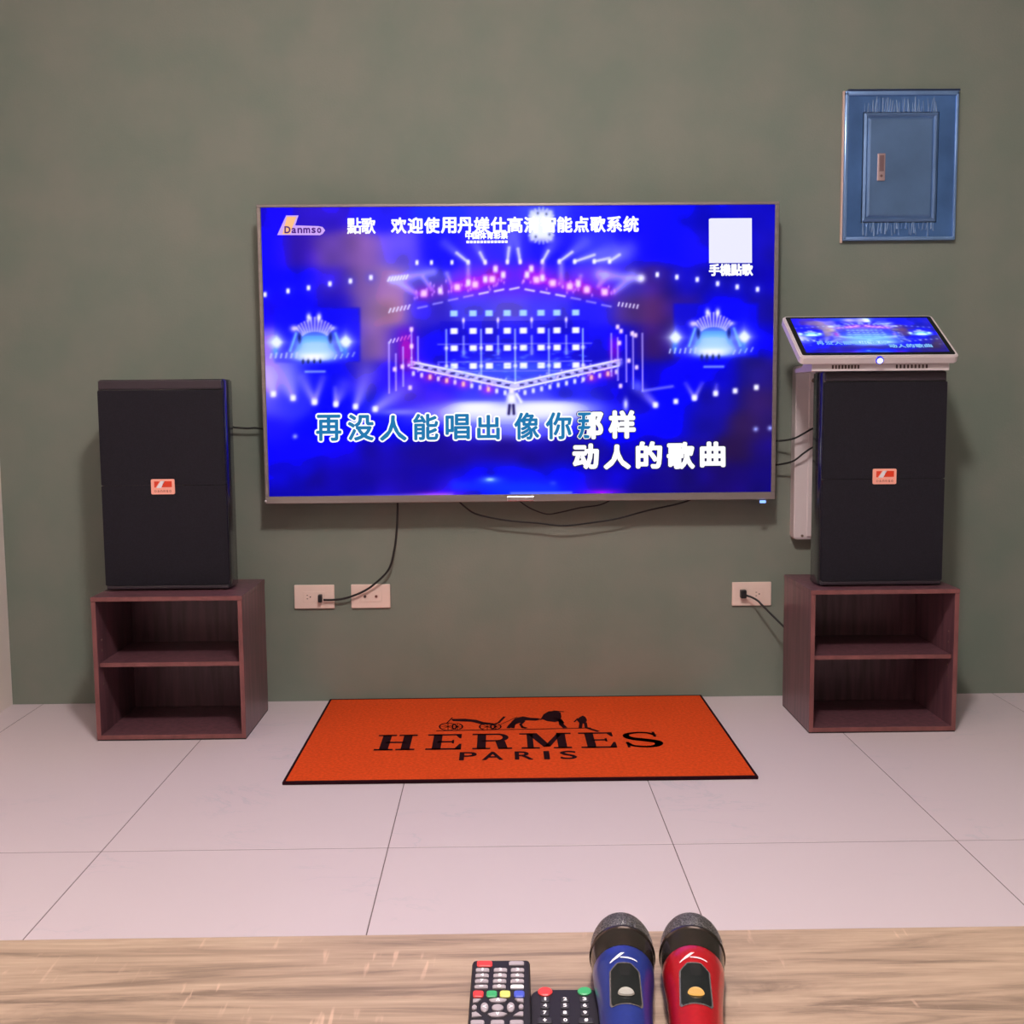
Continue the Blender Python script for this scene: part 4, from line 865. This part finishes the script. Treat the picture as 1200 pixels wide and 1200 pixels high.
def mic(ring_px, tail_px, rgb, label, lit):
    Rr = .0255
    top = at(*ring_px, 2, TZ + .0505); tl = at(*tail_px, 2, TZ + .040)
    ax = Vector((tl.x - top.x, tl.y - top.y, 0)).normalized()                # towards the handle end
    zh = TZ + .0262; L0 = .076; total = .278
    slope = (zh - (TZ + .0172)) / total
    def C(s): return Vector((top.x, top.y, 0)) + ax * (s - L0) + Vector((0, 0, zh - slope * s))
    t = thing('microphone', label, 'microphone', tuple(C(.12) * 1 - Vector((0, 0, C(.12).z - TZ))), 'karaoke microphones')
    side = Vector((-ax.y, ax.x, 0)); up = Vector((0, 0, 1))
    def lathe(name, prof, m, parent=t, n=40):
        bm = bmesh.new(); rings = []
        for s, r in prof:
            if r < 1e-6: rings.append([bm.verts.new(C(s))]); continue
            rings.append([bm.verts.new(C(s) + r * (math.cos(2*math.pi*k/n) * side + math.sin(2*math.pi*k/n) * up)) for k in range(n)])
        for r1, r2 in zip(rings, rings[1:]):
            for k in range(n):
                a = r1[k % len(r1)]; b_ = r1[(k + 1) % len(r1)]; c = r2[(k + 1) % len(r2)]; d = r2[k % len(r2)]
                vs = []; [vs.append(v) for v in (a, b_, c, d) if v not in vs]
                if len(vs) > 2: bm.faces.new(vs)
        bmesh.ops.recalc_face_normals(bm, faces=bm.faces)
        return obj(name, bm, m, parent, smooth=True)
    dome = [(.044 * (1 - math.cos(a)) , .0262 * math.sin(a)) for a in [math.pi / 2 * k / 10 for k in range(11)]]
    lathe('grille', [(max(s, 0), r) for s, r in dome] + [(.050, .0262)], m_grill)
    lathe('grille_ring', [(.0495, .0258), (.0500, .0268), (.0525, .0269), (.0535, .0258)], m_chrome)
    lathe('lower_grille', [(.0533, .0259), (.064, .0254), (.0765, .0240)], m_chrome)
    m_body = mat('painted_body', rgb, .32, .35, vary=.05, scale=(300, 300, 300), coat=.3)
    prof = [(s_ + .028, r_) for s_, r_ in [(.0480, .0200), (.0482, .0236), (.0500, .0243), (.062, .0236), (.075, .0222), (.09, .0208), (.11, .0198), (.135, .0188), (.17, .0180), (.21, .0175), (.232, .0172)]]
    lathe('handle', prof, m_body)
    lathe('tail_cap', [(.260, .0171), (.262, .0165), (.276, .0160), (.278, .013), (.2785, 0)], m_blackpl)
    def rad(s):
        for (a, ra), (b_, rb) in zip(prof, prof[1:]):
            if a <= s <= b_: return ra + (rb - ra) * (s - a) / (b_ - a)
        return prof[-1][1]
    def patch(name, outline, m, lift, parent=t):
        """outline in (s along the handle, w across) laid over the curved top of the handle"""
        outline = [(p_[0] + .028, p_[1]) for p_ in outline]; bm = bmesh.new(); ss = [p_[0] for p_ in outline]; s0, s1 = min(ss), max(ss); N = 14; rows = []
        for i in range(N + 1):
            s = s0 + (s1 - s0) * (.001 + .998 * i / N); xsn = []
            for (a, wa), (b_, wb) in zip(outline, outline[1:] + outline[:1]):
                if (a <= s < b_) or (b_ <= s < a): xsn.append(wa + (wb - wa) * (s - a) / (b_ - a))
            if len(xsn) < 2: continue
            wl, wr = min(xsn), max(xsn); r = rad(s) + lift; row = []
            for k in range(7):
                an = (wl + (wr - wl) * k / 6) / r; row.append(bm.verts.new(C(s) + r * (math.cos(an) * up + math.sin(an) * (-side if side.x < 0 else side))))
            rows.append(row)
        for r1, r2 in zip(rows, rows[1:]):
            for k in range(6): bm.faces.new((r1[k], r1[k + 1], r2[k + 1], r2[k]))
        bmesh.ops.recalc_face_normals(bm, faces=bm.faces)
        return obj(name, bm, m, parent, smooth=True)
    s0 = .0735; s1 = .121
    patch('display_trim', [(s0 - .0015, -.006), (s0 - .0015, .005), (s0 + .006, .0122), (s1, .0132), (s1 + .002, .0115), (s1 + .002, -.0115), (s1, -.0132), (s0 + .006, -.0125)], mat('trim_grey', (150, 140, 140), .25, .7), .0004)
    dsp = patch('display_window', [(s0, -.0055), (s0, .0045), (s0 + .0065, .0108), (s1 - .001, .0118), (s1 + .0005, .0105), (s1 + .0005, -.0105), (s1 - .001, -.0118), (s0 + .0065, -.011)], mat('display_black', (22, 24, 26), .15, coat=.5), .0008)
    sb_ = s1 - .0115 + .028; bm = bmesh.new(); r = rad(sb_) + .001
    ce = C(sb_) + up * r
    lo_, hi_ = [], []
    for k in range(20):
        a = 2 * math.pi * k / 20; o_ = side * .0062 * math.cos(a) + ax * .0056 * math.sin(a) - up * (.0062 * math.cos(a)) ** 2 / (2 * r)
        lo_.append(bm.verts.new(ce + o_)); hi_.append(bm.verts.new(ce + o_ * .9 + up * .0012))
    for k in range(20): bm.faces.new((lo_[k], lo_[(k + 1) % 20], hi_[(k + 1) % 20], hi_[k]))
    bm.faces.new(hi_); bmesh.ops.recalc_face_normals(bm, faces=bm.faces)
    obj('power_switch', bm, emis('switch_amber', (250, 185, 95), 1.0) if lit else mat('switch_grey', (165, 160, 150), .4), t)
    # white slash and swoosh above the display
    m_pr = mat('body_print', (240, 235, 245) if not lit else (250, 205, 210), .4)
    patch('logo_slash', [(.0600, .0005), (.0600, -.0025), (.0690, -.0118), (.0700, -.0115), (.0660, -.0045)], m_pr, .0004)
    patch('logo_swoosh', [(.0650, -.003), (.0653, .004), (.0668, .0100), (.0683, .0106), (.0672, .005), (.0665, -.003)], m_pr, .0004)
    return t
mic((730.5, 1103), (736, 1199), (38, 54, 138), 'metallic blue handheld microphone with dark grille and unlit grey switch', False)
mic((812.5, 1103), (818, 1199), (184, 14, 28), 'metallic red handheld microphone with dark grille and lit amber switch', True)
